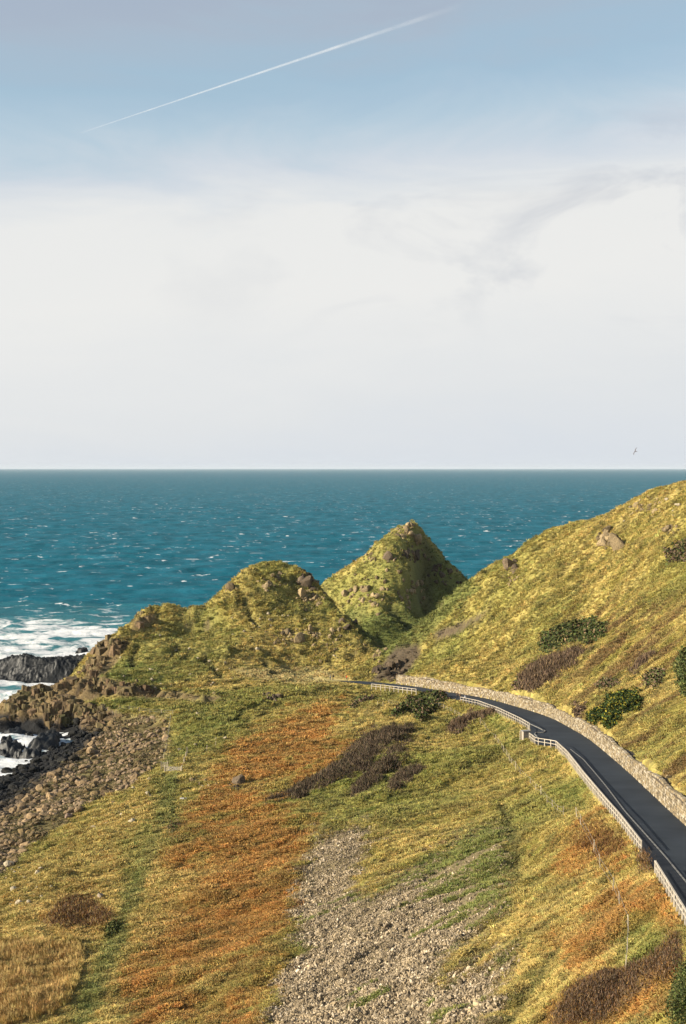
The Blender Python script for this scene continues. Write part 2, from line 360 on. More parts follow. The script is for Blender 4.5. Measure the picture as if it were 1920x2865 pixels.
def colour(x, y, h, dither=0.0):
    """ground cover colour, by place on the ground"""
    C = np.zeros(x.shape+(3,))
    straw = np.array([.60, .455, .145]); olive = np.array([.34, .285, .07]); green = np.array([.185, .225, .045])
    dark = np.array([.085, .08, .032]); brac = np.array([.50, .245, .065]); brac2 = np.array([.31, .185, .055])
    u, v = rot(x, y, 0.42)
    a = fbm(u/14, v/5, 61, 4, .6); b = fbm(u/3.0, v/1.5, 67, 3, .6); c = fbm(x/30, y/30, 71, 3)
    t = np.clip((a-.5)*2.2+(b-.5)*2.2+.58, 0, 1)[..., None]
    C = (olive*(1-t)+straw*t)*1.0
    g = sstep(.52, .70, c*.6+a*.25+b*.25)[..., None]*0.6
    C = C*(1-g)+green*g
    d = np.maximum(sstep(.58, .72, fbm(u/5, v/2.2, 73, 4, .6))*.5, sstep(.58, .70, fbm(u/2.4, v/1.3, 74, 3, .6))*.5)[..., None]
    C = C*(1-d)+dark*d
    px, py = proj(x, y, h)
    gmm = np.clip((b-.5)*3+.6, 0, 1)[..., None]
    def put(name, col, k=1.0, jit=10, soft=8):
        nonlocal C
        w = regw(x, y, name, jit, h, soft)
        if dither: w = np.clip((w-.5)*1.6+.5+(RNG.random(w.shape)-.5)*dither*(w > .02), 0, 1)*(w > .02)
        m = (w*k)[..., None]
        C = C*(1-m)+col*m
    bt = np.clip((fbm(u/4, v/2.5, 81, 4, .6)-.5)*3+.62, 0, 1)[..., None]
    put('bracken', brac*bt+brac2*(1-bt), .9*np.clip(1.4-1.1*sstep(.5, .75, fbm(u/9, v/6, 83, 4, .6)), .35, 1), 50, 45)
    put('reed', np.array([.50, .33, .13]), .8, 20, 26)
    put('dry', np.array([.58, .47, .21]), .8, 6, 12)
    put('meadow', np.array([.62, .45, .15])*gmm+np.array([.40, .30, .085])*(1-gmm), .7, 20, 40)
    gm = np.clip((b-.5)*3+.5, 0, 1)[..., None]
    put('lush', np.array([.09, .155, .035])*(1-gm)+np.array([.25, .27, .06])*gm, .5, 26, 26)
    put('far_green', np.array([.25, .27, .07]), .5, 20, 20)
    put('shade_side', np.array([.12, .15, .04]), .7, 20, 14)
    # brown dead stems on the upper right hillside
    rb = (sstep(.50, .62, fbm(u/18, v/5, 91, 4, .6))*(x > 40)*sstep(1500, 1700, px)*sstep(1600, 1750, py))[..., None]*.9
    C = C*(1-rb)+np.array([.22, .14, .055])*rb
    put('earth', np.array([.115, .085, .058]), .95, 6)
    put('scree', np.array([.23, .18, .105]), .85, 40, 34)
    put('beach', np.array([.10, .08, .045]), .8, 14)
    put('rockf', np.array([.17, .115, .065]), .85, 6)
    wet = sstep(4.6, 2.8, h+2*(fbm(x/6, y/6, 77, 3)-.5))[..., None]
    dt = np.zeros(x.shape)
    for pl, w_, d_ in DITCH[:9]+DITCH[11:]:
        dt = np.maximum(dt, sstep(w_*1.1, w_*.2, polydist(x, y, pl, False)+(vn(x/1.2, y/1.2, 9)-.5)*1.2)*min(1, d_))
    tk = (sstep(2.0, .5, polydist(x, y, TRACK, False)+(vn(x/1.5, y/1.5, 15)-.5)*1.6)*.5)[..., None]; C = C*(1-tk)+np.array([.17, .20, .06])*tk
    dt = dt[..., None]*.75; C = C*(1-dt)+np.array([.10, .10, .035])*dt
    C = C*(1-wet)+np.array([.022, .022, .022])*wet
    return C

# ------------------------------------------------------------------ mesh helpers
def link(name, me, parent=None, loc=None, mat=None):
    o = bpy.data.objects.new(name, me); COL.objects.link(o)
    if parent: o.parent = parent
    if loc is not None: o.location = loc
    if mat and me: me.materials.append(mat)
    return o
def tag(o, label=None, cat=None, group=None, kind=None):
    if label: o['label'] = label
    if cat: o['category'] = cat
    if group: o['group'] = group
    if kind: o['kind'] = kind
    return o
def empty(name, loc, rz=0.0):
    o = bpy.data.objects.new(name, None); COL.objects.link(o); o.location = loc; o.rotation_euler = (0, 0, rz)
    o.empty_display_size = 0.3
    return o
def grid_mesh(name, X, Y, Z, smooth=True, keep=None):
    r, c = X.shape
    idx = np.arange(r*c).reshape(r, c)
    q = np.stack([idx[:-1, :-1], idx[:-1, 1:], idx[1:, 1:], idx[1:, :-1]], -1).reshape(-1, 4)
    if keep is not None: q = q[keep[q].any(1)]
    me = bpy.data.meshes.new(name)
    co = np.stack([X, Y, Z], -1).reshape(-1, 3).astype(np.float32)
    me.vertices.add(r*c); me.vertices.foreach_set('co', co.ravel())
    me.loops.add(q.size); me.loops.foreach_set('vertex_index', q.astype(np.int32).ravel())
    me.polygons.add(len(q)); me.polygons.foreach_set('loop_start', (np.arange(len(q))*4).astype(np.int32))
    me.polygons.foreach_set('loop_total', np.full(len(q), 4, np.int32))
    me.update(calc_edges=True); me.validate()
    if smooth: me.polygons.foreach_set('use_smooth', np.ones(len(me.polygons), bool))
    return me
def raw_mesh(name, co, faces_n, smooth=False):
    """co (N*k,3): every consecutive k vertices form one face"""
    k = faces_n; nf = len(co)//k
    me = bpy.data.meshes.new(name)
    me.vertices.add(len(co)); me.vertices.foreach_set('co', np.asarray(co, np.float32).ravel())
    me.loops.add(nf*k); me.loops.foreach_set('vertex_index', np.arange(nf*k, dtype=np.int32))
    me.polygons.add(nf); me.polygons.foreach_set('loop_start', (np.arange(nf)*k).astype(np.int32)); me.polygons.foreach_set('loop_total', np.full(nf, k, np.int32))
    me.update(calc_edges=True)
    return me
def vattr(me, name, arr, typ='FLOAT_COLOR'):
    at_ = me.attributes.new(name, typ, 'POINT')
    if typ == 'FLOAT_COLOR':
        a = np.ones((len(me.vertices), 4), np.float32); a[:, :3] = np.asarray(arr).reshape(-1, 3); at_.data.foreach_set('color', a.ravel())
    elif typ == 'FLOAT': at_.data.foreach_set('value', np.asarray(arr, np.float32).ravel())
    elif typ == 'FLOAT_VECTOR': at_.data.foreach_set('vector', np.asarray(arr, np.float32).ravel())
    elif typ == 'INT': at_.data.foreach_set('value', np.asarray(arr, np.int32).ravel())

def box_bm(bm, c, s, rz=0.0, tilt=None, taper=0.0):
    m = Matrix.Translation(c) @ Matrix.Rotation(rz, 4, 'Z')
    if tilt is not None: m = m @ tilt
    r = bmesh.ops.create_cube(bm, size=1.0, matrix=m @ Matrix.Diagonal((*s, 1)))
    return r['verts']
def beam_bm(bm, a, b, w, h):
    a = Vector(a); b = Vector(b); d = b-a
    q = d.to_track_quat('X', 'Z').to_matrix().to_4x4()
    bmesh.ops.create_cube(bm, size=1.0, matrix=Matrix.Translation((a+b)/2) @ q @ Matrix.Diagonal((d.length, w, h, 1)))
def bm_obj(name, bm, mat, parent=None, smooth=False):
    me = bpy.data.meshes.new(name); bm.to_mesh(me); bm.free()
    if smooth: me.polygons.foreach_set('use_smooth', np.ones(len(me.polygons), bool))
    return link(name, me, parent, None, mat)

# ------------------------------------------------------------------ materials
MATS = {}
def newmat(name):
    m = bpy.data.materials.new(name); m.use_nodes = True; t = m.node_tree; t.nodes.clear()
    o = nd(t, 'ShaderNodeOutputMaterial'); b = nd(t, 'ShaderNodeBsdfPrincipled'); t.links.new(b.outputs[0], o.inputs[0])
    b.inputs['Roughness'].default_value = 0.9
    b.inputs['Specular IOR Level'].default_value = 0.15
    MATS[name] = m
    return m, t, b
AL = 0.80
def varied(name, col, col2, scale=3.0, rough=0.9, bump=0.0, src='noise', spec=0.15, detail=5.0, attr=None, attrtype='GEOMETRY', objcol=False, rnd=0.0):
    """a base colour (fixed, from an attribute, or from the object) mottled by noise, with fine relief"""
    col = tuple(k_*AL for k_ in col); col2 = tuple(k_*AL for k_ in col2)
    m, t, b = newmat(name); l = t.links.new
    b.inputs['Roughness'].default_value = rough; b.inputs['Specular IOR Level'].default_value = spec
    geo = nd(t, 'ShaderNodeNewGeometry')
    no = nd(t, 'ShaderNodeTexNoise', inp={'Scale': scale, 'Detail': detail, 'Roughness': 0.6}); l(geo.outputs['Position'], no.inputs['Vector'])
    rp = ramp(t, [(0.32, (*col2, 1)), (0.68, (*col, 1))]); l(no.outputs[0], rp.inputs[0])
    cur = rp.outputs[0]
    if attr or objcol:
        if attr: a = nd(t, 'ShaderNodeAttribute', attribute_type=attrtype, attribute_name=attr); src_o = a.outputs['Color']
        else: a = nd(t, 'ShaderNodeObjectInfo'); src_o = a.outputs['Color']
        mm = nd(t, 'ShaderNodeMix', data_type='RGBA', blend_type='MULTIPLY'); mm.inputs[0].default_value = 1.0
        l(src_o, mm.inputs[6]); l(cur, mm.inputs[7]); cur = mm.outputs[2]
    if rnd:
        oi = nd(t, 'ShaderNodeObjectInfo'); hs = nd(t, 'ShaderNodeHueSaturation')
        mr = nd(t, 'ShaderNodeMapRange'); l(oi.outputs['Random'], mr.inputs[0]); mr.inputs[3].default_value = 1-rnd; mr.inputs[4].default_value = 1+rnd
        l(mr.outputs[0], hs.inputs['Value']); l(cur, hs.inputs['Color']); cur = hs.outputs[0]
    l(cur, b.inputs['Base Color'])
    if bump:
        bp = nd(t, 'ShaderNodeBump'); bp.inputs['Strength'].default_value = 0.8; bp.inputs['Distance'].default_value = bump
        l(no.outputs[0], bp.inputs['Height']); l(bp.outputs[0], b.inputs['Normal'])
    return m
M_ground = varied('ground_cover', (1.25, 1.25, 1.25), (.62, .62, .62), 1.9, .95, .35, attr='tint', detail=7)
M_tuft = varied('grass_blades', (1.15, 1.15, 1.15), (.85, .85, .85), .8, .8, 0, attr='tint', attrtype='INSTANCER', spec=.25)
M_stone_i = varied('loose_stones', (1.2, 1.2, 1.2), (.65, .65, .65), 6, .9, .05, attr='tint', attrtype='INSTANCER')
M_boulder = varied('boulder_stone', (1.3, 1.25, 1.1), (.5, .5, .47), 2.6, .9, .10, objcol=True)
M_leaf = varied('thicket_leaves', (1.1, 1.1, 1.1), (.8, .8, .8), 1.2, .8, 0, attr='tint')
M_wood = varied('weathered_wood', (.70, .62, .50), (.48, .42, .33), 3, .8, .01, rnd=.12)
M_wood_old = varied('old_post_wood', (.62, .52, .38), (.40, .34, .24), 3, .85, .01, rnd=.2)
M_wallstone = varied('wall_stone', (1.2, 1.18, 1.15), (.62, .6, .58), 5, .9, .04, objcol=True)
M_wallstuff = varied('wall_stone_far', (1.2, 1.18, 1.15), (.62, .6, .58), 5, .9, .04, attr='tint')
M_mortar = varied('wall_core', (.13, .10, .075), (.06, .05, .04), 4, .95, .05)
M_asphalt = varied('asphalt', (.036, .046, .058), (.015, .022, .031), .16, .75, 0, spec=.25, detail=8)
M_footway = varied('footway_asphalt', (.026, .031, .040), (.018, .021, .028), .8, .8, 0, spec=.2)
M_kerb = varied('kerb_concrete', (.28, .27, .25), (.17, .17, .16), 2, .85, 0)
M_cliff = varied('cliff_basalt', (1.2, 1.15, 1.1), (.5, .5, .52), 1.3, .92, .18, objcol=True)
M_reef = varied('wet_basalt', (.018, .019, .018), (.004, .005, .005), 1.0, .55, .15, spec=.4)
M_box = varied('pillar_render', (.50, .42, .34), (.36, .30, .24), 4, .85, .01)
M_cap = varied('pillar_cap', (.34, .33, .32), (.24, .23, .22), 4, .8, .01)
M_slab = varied('pale_stone', (.72, .70, .66), (.5, .48, .45), 3, .8, .01)

# ------------------------------------------------------------------ ground sheet
yr = [78.0]
while yr[-1] < 860: yr.append(yr[-1]*(1+0.0021*(1.0 if yr[-1] < 460 else 1.25)))
yr = np.array(yr); ur = np.linspace(-0.44, 0.46, 400)
Yg, Ug = np.meshgrid(yr, ur, indexing='ij'); Xg = Ug*Yg
Zg = height(Xg, Yg)
keep = (Zg > -2.5).ravel()
me = grid_mesh('ground', Xg, Yg, Zg, keep=keep)
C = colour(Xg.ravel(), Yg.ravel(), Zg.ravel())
# bare rock where the ground is very steep
gyz = np.gradient(Zg, axis=0)/np.gradient(Yg, axis=0); gxz = np.gradient(Zg, axis=1)/np.gradient(Xg, axis=1)
gyz = gyz-gxz*Ug
slope = np.hypot(gxz, gyz).ravel()
k = (sstep(1.3, 1.9, slope+0.5*(fbm(Xg/5, Yg/5, 12, 3).ravel()-.5))*(Yg.ravel() > 380)*(1-.75*(Yg.ravel() > 560)))[:, None]*.8
C = C*(1-k)+np.array([.135, .098, .065])*k
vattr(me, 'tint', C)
ground = link('ground', me, None, None, M_ground); tag(ground, kind='structure')

def gnormal(x, y):
    e = 0.6
    hx = (height(x+e, y)-height(x-e, y))/(2*e); hy = (height(x, y+e)-height(x, y-e))/(2*e)
    nrm = np.stack([-hx, -hy, np.ones_like(hx)], -1)
    return nrm/np.linalg.norm(nrm, axis=-1, keepdims=True), hx, hy

# ------------------------------------------------------------------ sea
ys = [250.0]
while ys[-1] < 90000: ys.append(ys[-1]*(1+0.0040*(1 if ys[-1] < 3000 else 2.0)))
ys = np.array(ys); us = np.linspace(-0.52, 0.50, 300)
Ys_, Us_ = np.meshgrid(ys, us, indexing='ij'); Xs_ = Us_*Ys_
def waves(x, y):
    z_ = np.zeros_like(x); cell = y*0.0045
    r = np.random.default_rng(5)
    for wl, amp, na in ((60, .8, 5), (28, .55, 7), (14, .36, 9), (8, .22, 9), (4.5, .11, 8)):
        for _ in range(na):
            an = math.radians(-78+r.normal(0, 24)); w = wl*r.uniform(.7, 1.35); ph = r.uniform(0, 6.28)
            arg = (x*math.cos(an)+y*math.sin(an))*2*math.pi/w+ph+1.5*np.sin(x/w/3.1+ph*2)
            s = np.sin(arg)
            z_ += amp/math.sqrt(na)*(s+.25*np.cos(2*arg))*np.clip(1.6-2.2*cell/w, 0, 1)
    return z_
Zs_ = waves(Xs_, Ys_)
near = sstep(460, 330, Ys_)*(Xs_ > -140)
Zs_ = Zs_*(1-.45*near)
# foam: density by place on the water
FO = np.zeros(Xs_.shape)
pxs, pys = proj(Xs_, Ys_, np.zeros_like(Xs_))
surf1 = [(-400,1800),(0,1795),(130,1790),(290,1785),(310,1840),(270,1900),(230,1960),(200,2010),(230,2090),(60,2200),(-400,2300)]
d1 = polydist(pxs, pys, surf1); in1 = inpoly(pxs, pys, surf1)
FO = np.where(in1, np.clip(.66+d1/60.0*.5, 0, 1), np.clip(1-d1/180.0, 0, 1)*.66)
FO = FO*(pys > 1690)+(sstep(1705, 1760, pys)*.3*(pxs < 420))*(~in1)
FO = np.clip(FO, 0, 1)
hb = base(Xs_.ravel(), Ys_.ravel()).reshape(Xs_.shape)*(Ys_ < 860)
FO = np.maximum(FO, sstep(-6.0, -1.5, hb)*(Ys_ < 860)*.95*(Ys_ < 600)*(Ys_ > 250))
Zs_ += FO*(fbm(Xs_/3.5, Ys_/3.5, 19, 4, .6)-.45)*1.6*(Ys_ < 700)
me = grid_mesh('sea', Xs_, Ys_, Zs_)
vattr(me, 'foam', FO, 'FLOAT')
m, t, b = newmat('sea_water'); l = t.links.new
geo = nd(t, 'ShaderNodeNewGeometry'); sx = nd(t, 'ShaderNodeSeparateXYZ'); l(geo.outputs['Position'], sx.inputs[0])
def tm(op, a, b_=None, c_=None, clamp=False):
    mm = nd(t, 'ShaderNodeMath', operation=op); mm.use_clamp = clamp
    for i, v in enumerate((a, b_, c_)):
        if v is None: continue
        if isinstance(v, (int, float)): mm.inputs[i].default_value = v
        else: l(v, mm.inputs[i])
    return mm.outputs[0]
def tnoise(sc, det, scale=(1, 1, 1), rough=.55, dist=0.0, rotz=0.0):
    mp_ = nd(t, 'ShaderNodeMapping'); mp_.inputs['Scale'].default_value = scale; mp_.inputs['Rotation'].default_value = (0, 0, rotz)
    l(geo.outputs['Position'], mp_.inputs[0])
    q = nd(t, 'ShaderNodeTexNoise', inp={'Scale': sc, 'Detail': det, 'Roughness': rough, 'Distortion': dist}); l(mp_.outputs[0], q.inputs['Vector']); return q.outputs[0]
big = tnoise(.006, 4, (1, .45, 1)); mid = tnoise(.05, 6, (1, .35, 1), .6, rotz=.12)
wc = nd(t, 'ShaderNodeMix', data_type='RGBA')
l(tm('ADD', tm('MULTIPLY', tm('SUBTRACT', mid, .5), 2.6), .5, clamp=True), wc.inputs[0])
wc.inputs[6].default_value = (.004, .070, .098, 1); wc.inputs[7].default_value = (.020, .155, .212, 1)
# whitecaps
cap = tnoise(.14, 6, (.6, 1.0, 1), .62, .4, rotz=.08); capm = tnoise(.014, 3, (1, .6, 1))
capv = tm('ADD', cap, tm('MULTIPLY', tm('SUBTRACT', capm, .5), .28))
capf = nd(t, 'ShaderNodeMapRange'); l(capv, capf.inputs[0]); capf.inputs[1].default_value = .628; capf.inputs[2].default_value = .69
# streaks of old foam near shore
fa = nd(t, 'ShaderNodeAttribute', attribute_name='foam')
fn = tnoise(.10, 8, (.55, 1, 1), .68, .8, rotz=.1); 
fn = tm('ADD', tm('MULTIPLY', tm('SUBTRACT', fn, .5), 1.7), .5)
fv = tm('ADD', fn, tm('MULTIPLY', fa.outputs['Fac'], .62))
ff = nd(t, 'ShaderNodeMapRange'); l(fv, ff.inputs[0]); ff.inputs[1].default_value = .88; ff.inputs[2].default_value = 1.08
tot = tm('MAXIMUM', capf.outputs[0], ff.outputs[0])
# aerated pale water around the foam
pale = nd(t, 'ShaderNodeMix', data_type='RGBA'); l(tm('MULTIPLY', fa.outputs['Fac'], .75), pale.inputs[0]); l(wc.outputs[2], pale.inputs[6]); pale.inputs[7].default_value = (.07, .19, .20, 1)
fc = nd(t, 'ShaderNodeMix', data_type='RGBA'); l(tot, fc.inputs[0]); l(pale.outputs[2], fc.inputs[6]); fc.inputs[7].default_value = (.66, .67, .66, 1)
l(fc.outputs[2], b.inputs['Base Color'])
rr = nd(t, 'ShaderNodeMapRange'); l(tot, rr.inputs[0]); rr.inputs[3].default_value = .5; rr.inputs[4].default_value = .95
l(rr.outputs[0], b.inputs['Roughness']); b.inputs['IOR'].default_value = 1.2; b.inputs['Specular IOR Level'].default_value = .05
bp = nd(t, 'ShaderNodeBump'); bp.inputs['Strength'].default_value = 1.0; bp.inputs['Distance'].default_value = 1.3
l(tnoise(.22, 7, (.6, 1, 1), .68), bp.inputs['Height']); l(bp.outputs[0], b.inputs['Normal'])
sea = link('sea', me, None, None, MATS['sea_water']); tag(sea, kind='structure')

# ------------------------------------------------------------------ instancing helper (one object of uncountable stuff)
def instancer(name, protos, pts, rots, scl, tint, idx, mat):
    c = bpy.data.collections.new(name+'_kinds')
    for i, pm in enumerate(protos):
        if not pm.materials: pm.materials.append(mat)
        o = bpy.data.objects.new('%s_kind_%02d' % (name, i), pm); c.objects.link(o)
    me = bpy.data.meshes.new(name); me.vertices.add(len(pts)); me.vertices.foreach_set('co', np.asarray(pts, np.float32).ravel())
    vattr(me, 'rotv', rots, 'FLOAT_VECTOR'); vattr(me, 'sclv', scl, 'FLOAT_VECTOR'); vattr(me, 'tint', tint); vattr(me, 'kindi', idx, 'INT')
    ob = link(name, me)
    ng = bpy.data.node_groups.new(name+'_scatter', 'GeometryNodeTree')
    ng.interface.new_socket('Geometry', in_out='INPUT', socket_type='NodeSocketGeometry'); ng.interface.new_socket('Geometry', in_out='OUTPUT', socket_type='NodeSocketGeometry')
    gi = ng.nodes.new('NodeGroupInput'); go = ng.nodes.new('NodeGroupOutput'); ip = ng.nodes.new('GeometryNodeInstanceOnPoints')
    ci = ng.nodes.new('GeometryNodeCollectionInfo'); ci.inputs[0].default_value = c; ci.inputs['Separate Children'].default_value = True; ci.inputs['Reset Children'].default_value = True
    def na(nm, ty):
        q = ng.nodes.new('GeometryNodeInputNamedAttribute'); q.data_type = ty; q.inputs[0].default_value = nm; return q.outputs[0]
    K = ng.links.new
    e2r = ng.nodes.new('FunctionNodeEulerToRotation')
    K(na('rotv', 'FLOAT_VECTOR'), e2r.inputs[0])
    K(gi.outputs[0], ip.inputs['Points']); K(ci.outputs[0], ip.inputs['Instance']); ip.inputs['Pick Instance'].default_value = True
    K(na('kindi', 'INT'), ip.inputs['Instance Index']); K(e2r.outputs[0], ip.inputs['Rotation']); K(na('sclv', 'FLOAT_VECTOR'), ip.inputs['Scale'])
    K(ip.outputs[0], go.inputs[0])
    md = ob.modifiers.new('scatter', 'NODES'); md.node_group = ng
    return ob

# blade clumps
def tuft_mesh(name, nb, hgt, rad, wid, lean, droop):
    co = []
    for i in range(nb):
        a = random.uniform(0, 6.283); r = rad*math.sqrt(random.random()); bx, by = r*math.cos(a), r*math.sin(a)
        h = hgt*random.uniform(.55, 1.1); la = random.gauss(0, .9); lx = lean*h*math.cos(la)*random.uniform(.3, 1.3)+bx*.5; ly = lean*h*math.sin(la)+by*.5
        wa = random.uniform(0, 3.14); wx, wy = wid*math.cos(wa), wid*math.sin(wa)
        p0 = (bx-wx, by-wy, -.12); p1 = (bx+wx, by+wy, -.12)
        m0 = (bx+lx*.45-wx*.7, by+ly*.45-wy*.7, h*.7); m1 = (bx+lx*.45+wx*.7, by+ly*.45+wy*.7, h*.7)
        t_ = (bx+lx*1.1, by+ly*1.1, h*(1-droop*random.random()))
        co += [p0, p1, m1, p0, m1, m0, m0, m1, t_]
    return raw_mesh(name, np.array(co), 3)
protos = [tuft_mesh('grass_clump', 16, .42, .34, .045, .9, .5) for _ in range(4)]+[tuft_mesh('fern_clump', 18, .45, .42, .055, .7, .7) for _ in range(3)]+[tuft_mesh('reed_clump', 16, 1.25, .35, .028, .12, .05) for _ in range(2)]

def scatter_pts(nn, y0, y1, umax=.29, umin=-.29):
    # density falls with the square of distance
    r = RNG.random(nn); Y = y0*(y1/y0)**r; u = RNG.uniform(umin, umax, nn); return u*Y, Y
x, y = scatter_pts(680000, 105, 660)
h = height(x, y)
nrm, hx, hy = gnormal(x, y)
inroad = inpoly(x, y, ROADPOLY) | (polydist(x, y, ROADPOLY) < .45) | ((y < 414) & (x > xR(y)-1) & (x < xR(y)+1.9))
scree = regw(x, y, 'scree', 40, h, 34) > RNG.random(len(x)); beach = regmask(x, y, 'beach', 14, h); rockf = regmask(x, y, 'rockf', 6, h); earth = regmask(x, y, 'earth', 6, h)
slp = np.hypot(hx, hy)
u_, v_ = rot(x, y, .42)
grassy = fbm(u_/16, v_/2.2, 201, 4, .6)
pxx, pyy = proj(x, y, h)
scree_gr = scree & (grassy > (.74-.36*sstep(960, 1300, pxx)*sstep(2740, 2400, pyy)))
ok = (~inroad) & (~scree | (scree_gr & (RNG.random(len(x)) < .75))) & (~beach | (RNG.random(len(x)) < .22)) & (~rockf | (RNG.random(len(x)) < .1)) & (~earth | (RNG.random(len(x)) < .1)) & (h > 2.2) & (slp < 2.8)
ok &= (nrm[:, 0]*(-x)+nrm[:, 1]*(-y)+nrm[:, 2]*(CAMZ-h)) > -60
x, y, h, nrm, hx, hy, slp = [q[ok] for q in (x, y, h, nrm, hx, hy, slp)]
N = len(x)
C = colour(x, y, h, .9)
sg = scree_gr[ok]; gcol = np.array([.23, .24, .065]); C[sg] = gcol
bri = np.clip(RNG.normal(1.12, .19, N), .5, 1.7)[:, None]; hue = RNG.normal(0, .07, N)
C = C*bri; C[:, 0] *= 1+hue; C[:, 1] *= 1-hue*.2
down = np.arctan2(-hy, -hx); yaw = down+RNG.normal(0, .8, N)
tiltm = np.clip(slp*.5, 0, .6)
# euler approx: yaw about z, then lean with the slope
rots = np.zeros((N, 3)); rots[:, 1] = tiltm*np.cos(down-yaw); rots[:, 2] = yaw
isb = regmask(x, y, 'bracken', 26, h); isr = regmask(x, y, 'reed', 14, h)
idx = RNG.integers(0, 4, N); idx = np.where(isb, 4+RNG.integers(0, 3, N), idx); idx = np.where(isr, 7+RNG.integers(0, 2, N), idx)
tuss = .4+1.3*fbm(x/3.2, y/3.2, 222, 2)
s = (np.clip(y/200, .8, 2.0)**.62*.70*RNG.uniform(.55, 1.45, N)*tuss)
s = np.where(isr, np.minimum(s, 1.2), s)
scl = np.stack([s*1.15, s*1.15, s*RNG.uniform(.7, 1.2, N)], -1)
grass = instancer('grass', protos, np.stack([x, y, h], -1), rots, scl, C, idx, M_tuft)
tag(grass, kind='stuff')
print('tufts', N)

# ------------------------------------------------------------------ stones
def rock_mesh(name, seed, sub=2, rough=.35, flat=.75, cuts=11):
    bm = bmesh.new(); bmesh.ops.create_icosphere(bm, subdivisions=sub, radius=1.0)
    r = random.Random(seed)
    planes = [(Vector((r.gauss(0, 1), r.gauss(0, 1), r.gauss(0, 1))).normalized(), r.uniform(.48, .8)) for _ in range(cuts)]
    for v in bm.verts:
        for nrm_, d in planes:
            k_ = v.co.dot(nrm_)-d
            if k_ > 0: v.co -= nrm_*k_*1.0
        v.co *= 1+r.uniform(-.06, .06)*rough*2
        v.co.z *= flat
    sx_, sy_ = r.uniform(.85, 1.25), r.uniform(.75, 1.1)
    for v in bm.verts: v.co.x *= sx_; v.co.y *= sy_
    me = bpy.data.meshes.new(name); bm.to_mesh(me); bm.free(); return me
ROCKS = [rock_mesh('rock_shape', 100+i, 2 if i < 8 else 1) for i in range(12)]
SMALL = [rock_mesh('stone_shape', 300+i, 1, .5, .7, 5) for i in range(6)]

# scree slope: tens of thousands of stones
x, y = scatter_pts(480000, 118, 260, .125, -.09)
h = height(x, y); px, py = proj(x, y, h)
m = regw(x, y, 'scree', 40, h, 34)**.8 > RNG.random(len(x))
u_, v_ = rot(x, y, .42); gr = fbm(u_/16, v_/2.2, 201, 4, .6)
dens = np.clip(1.2-3.0*np.clip(gr-.60, 0, 1)-1.0*sstep(1080, 1380, px)*sstep(2760, 2420, py)-.45*sstep(1020, 1300, px), .08, 1)
m &= RNG.random(len(x)) < dens
# a few strays outside the edge
m |= (regmask(x, y, 'scree', 60, h) & (RNG.random(len(x)) < .015))
x, y, h, px, py = [q[m] for q in (x, y, h, px, py)]; N = len(x)
band_ = fbm(rot(x, y, .42)[0]/20, rot(x, y, .42)[1]/2.5, 205, 3)
s = np.exp(RNG.normal(-2.68, .42, N))*(0.65+.8*band_)*(1+.25*sstep(2500, 2850, py)*1.0+.3*sstep(1000, 780, px))
base_c = np.array([[.33, .255, .155], [.42, .335, .22], [.16, .125, .08], [.25, .195, .125], [.52, .43, .31]])
C = base_c[RNG.choice(5, N, p=[.3, .2, .22, .2, .08])]*np.clip(RNG.normal(1.2, .28, N), .5, 1.8)[:, None]*(0.8+.4*band_[:, None])
scr = instancer('scree_stones', SMALL, np.stack([x, y, h+s*.25], -1), RNG.uniform(0, 6.28, (N, 3)), np.stack([s*RNG.uniform(.8, 1.5, N), s, s*RNG.uniform(.7, 1.1, N)], -1), C, RNG.integers(0, 6, N), M_stone_i)
tag(scr, kind='stuff')
print('scree', N)

# boulder beach
x, y = scatter_pts(42000, 170, 440, -.09, -.36)
h = height(x, y); m = regmask(x, y, 'beach', 14, h) & (h > -.6)
edge = fbm(x/9, y/9, 301, 3)
px, py = proj(x, y, h)
m &= RNG.random(len(x)) < np.clip(sstep(.28, .55, edge)+.15+(h < 4.5)*.5, 0, 1)
m |= regmask(x, y, 'beach', 70, h) & (RNG.random(len(x)) < .03) & (h > 3)
x, y, h, px, py = [q[m] for q in (x, y, h, px, py)]; N = len(x)
s = np.exp(RNG.normal(-.62, .50, N))*np.clip(1.15-h*.035, .65, 1.1); s = np.clip(s, .18, 2.1)
wet = sstep(4.9, 3.1, h+1.8*(fbm(x/7, y/7, 303, 3)-.5)); mossy = (fbm(x/14, y/14, 305, 3) > .52)
C = np.where(mossy[:, None], np.array([.20, .145, .075]), np.array([.285, .205, .125]))*np.clip(RNG.normal(1, .22, N), .5, 1.7)[:, None]
C = C*(1-wet[:, None])+np.array([.026, .026, .026])*wet[:, None]
app = np.where((px > 0) & (px < 1920) & (py < 2865), s/y, 0); order = np.argsort(-app)
big_i = order[:290]; rest = order[290:]
s = s*.85
bst = instancer('beach_stones', ROCKS[8:], np.stack([x, y, h+s*.2], -1)[rest], RNG.uniform(-.4, .4, (N, 3))[rest]+np.stack([0*x, 0*x, RNG.uniform(0, 6.28, N)], -1)[rest],
                np.stack([s, s, s*.9], -1)[rest], C[rest], RNG.integers(0, 4, len(rest)), M_stone_i)
tag(bst, kind='stuff')
for q in ROCKS: 
    if not q.materials: q.materials.append(M_boulder)
for me_ in ROCKS[8:]: me_.materials[0] = M_stone_i
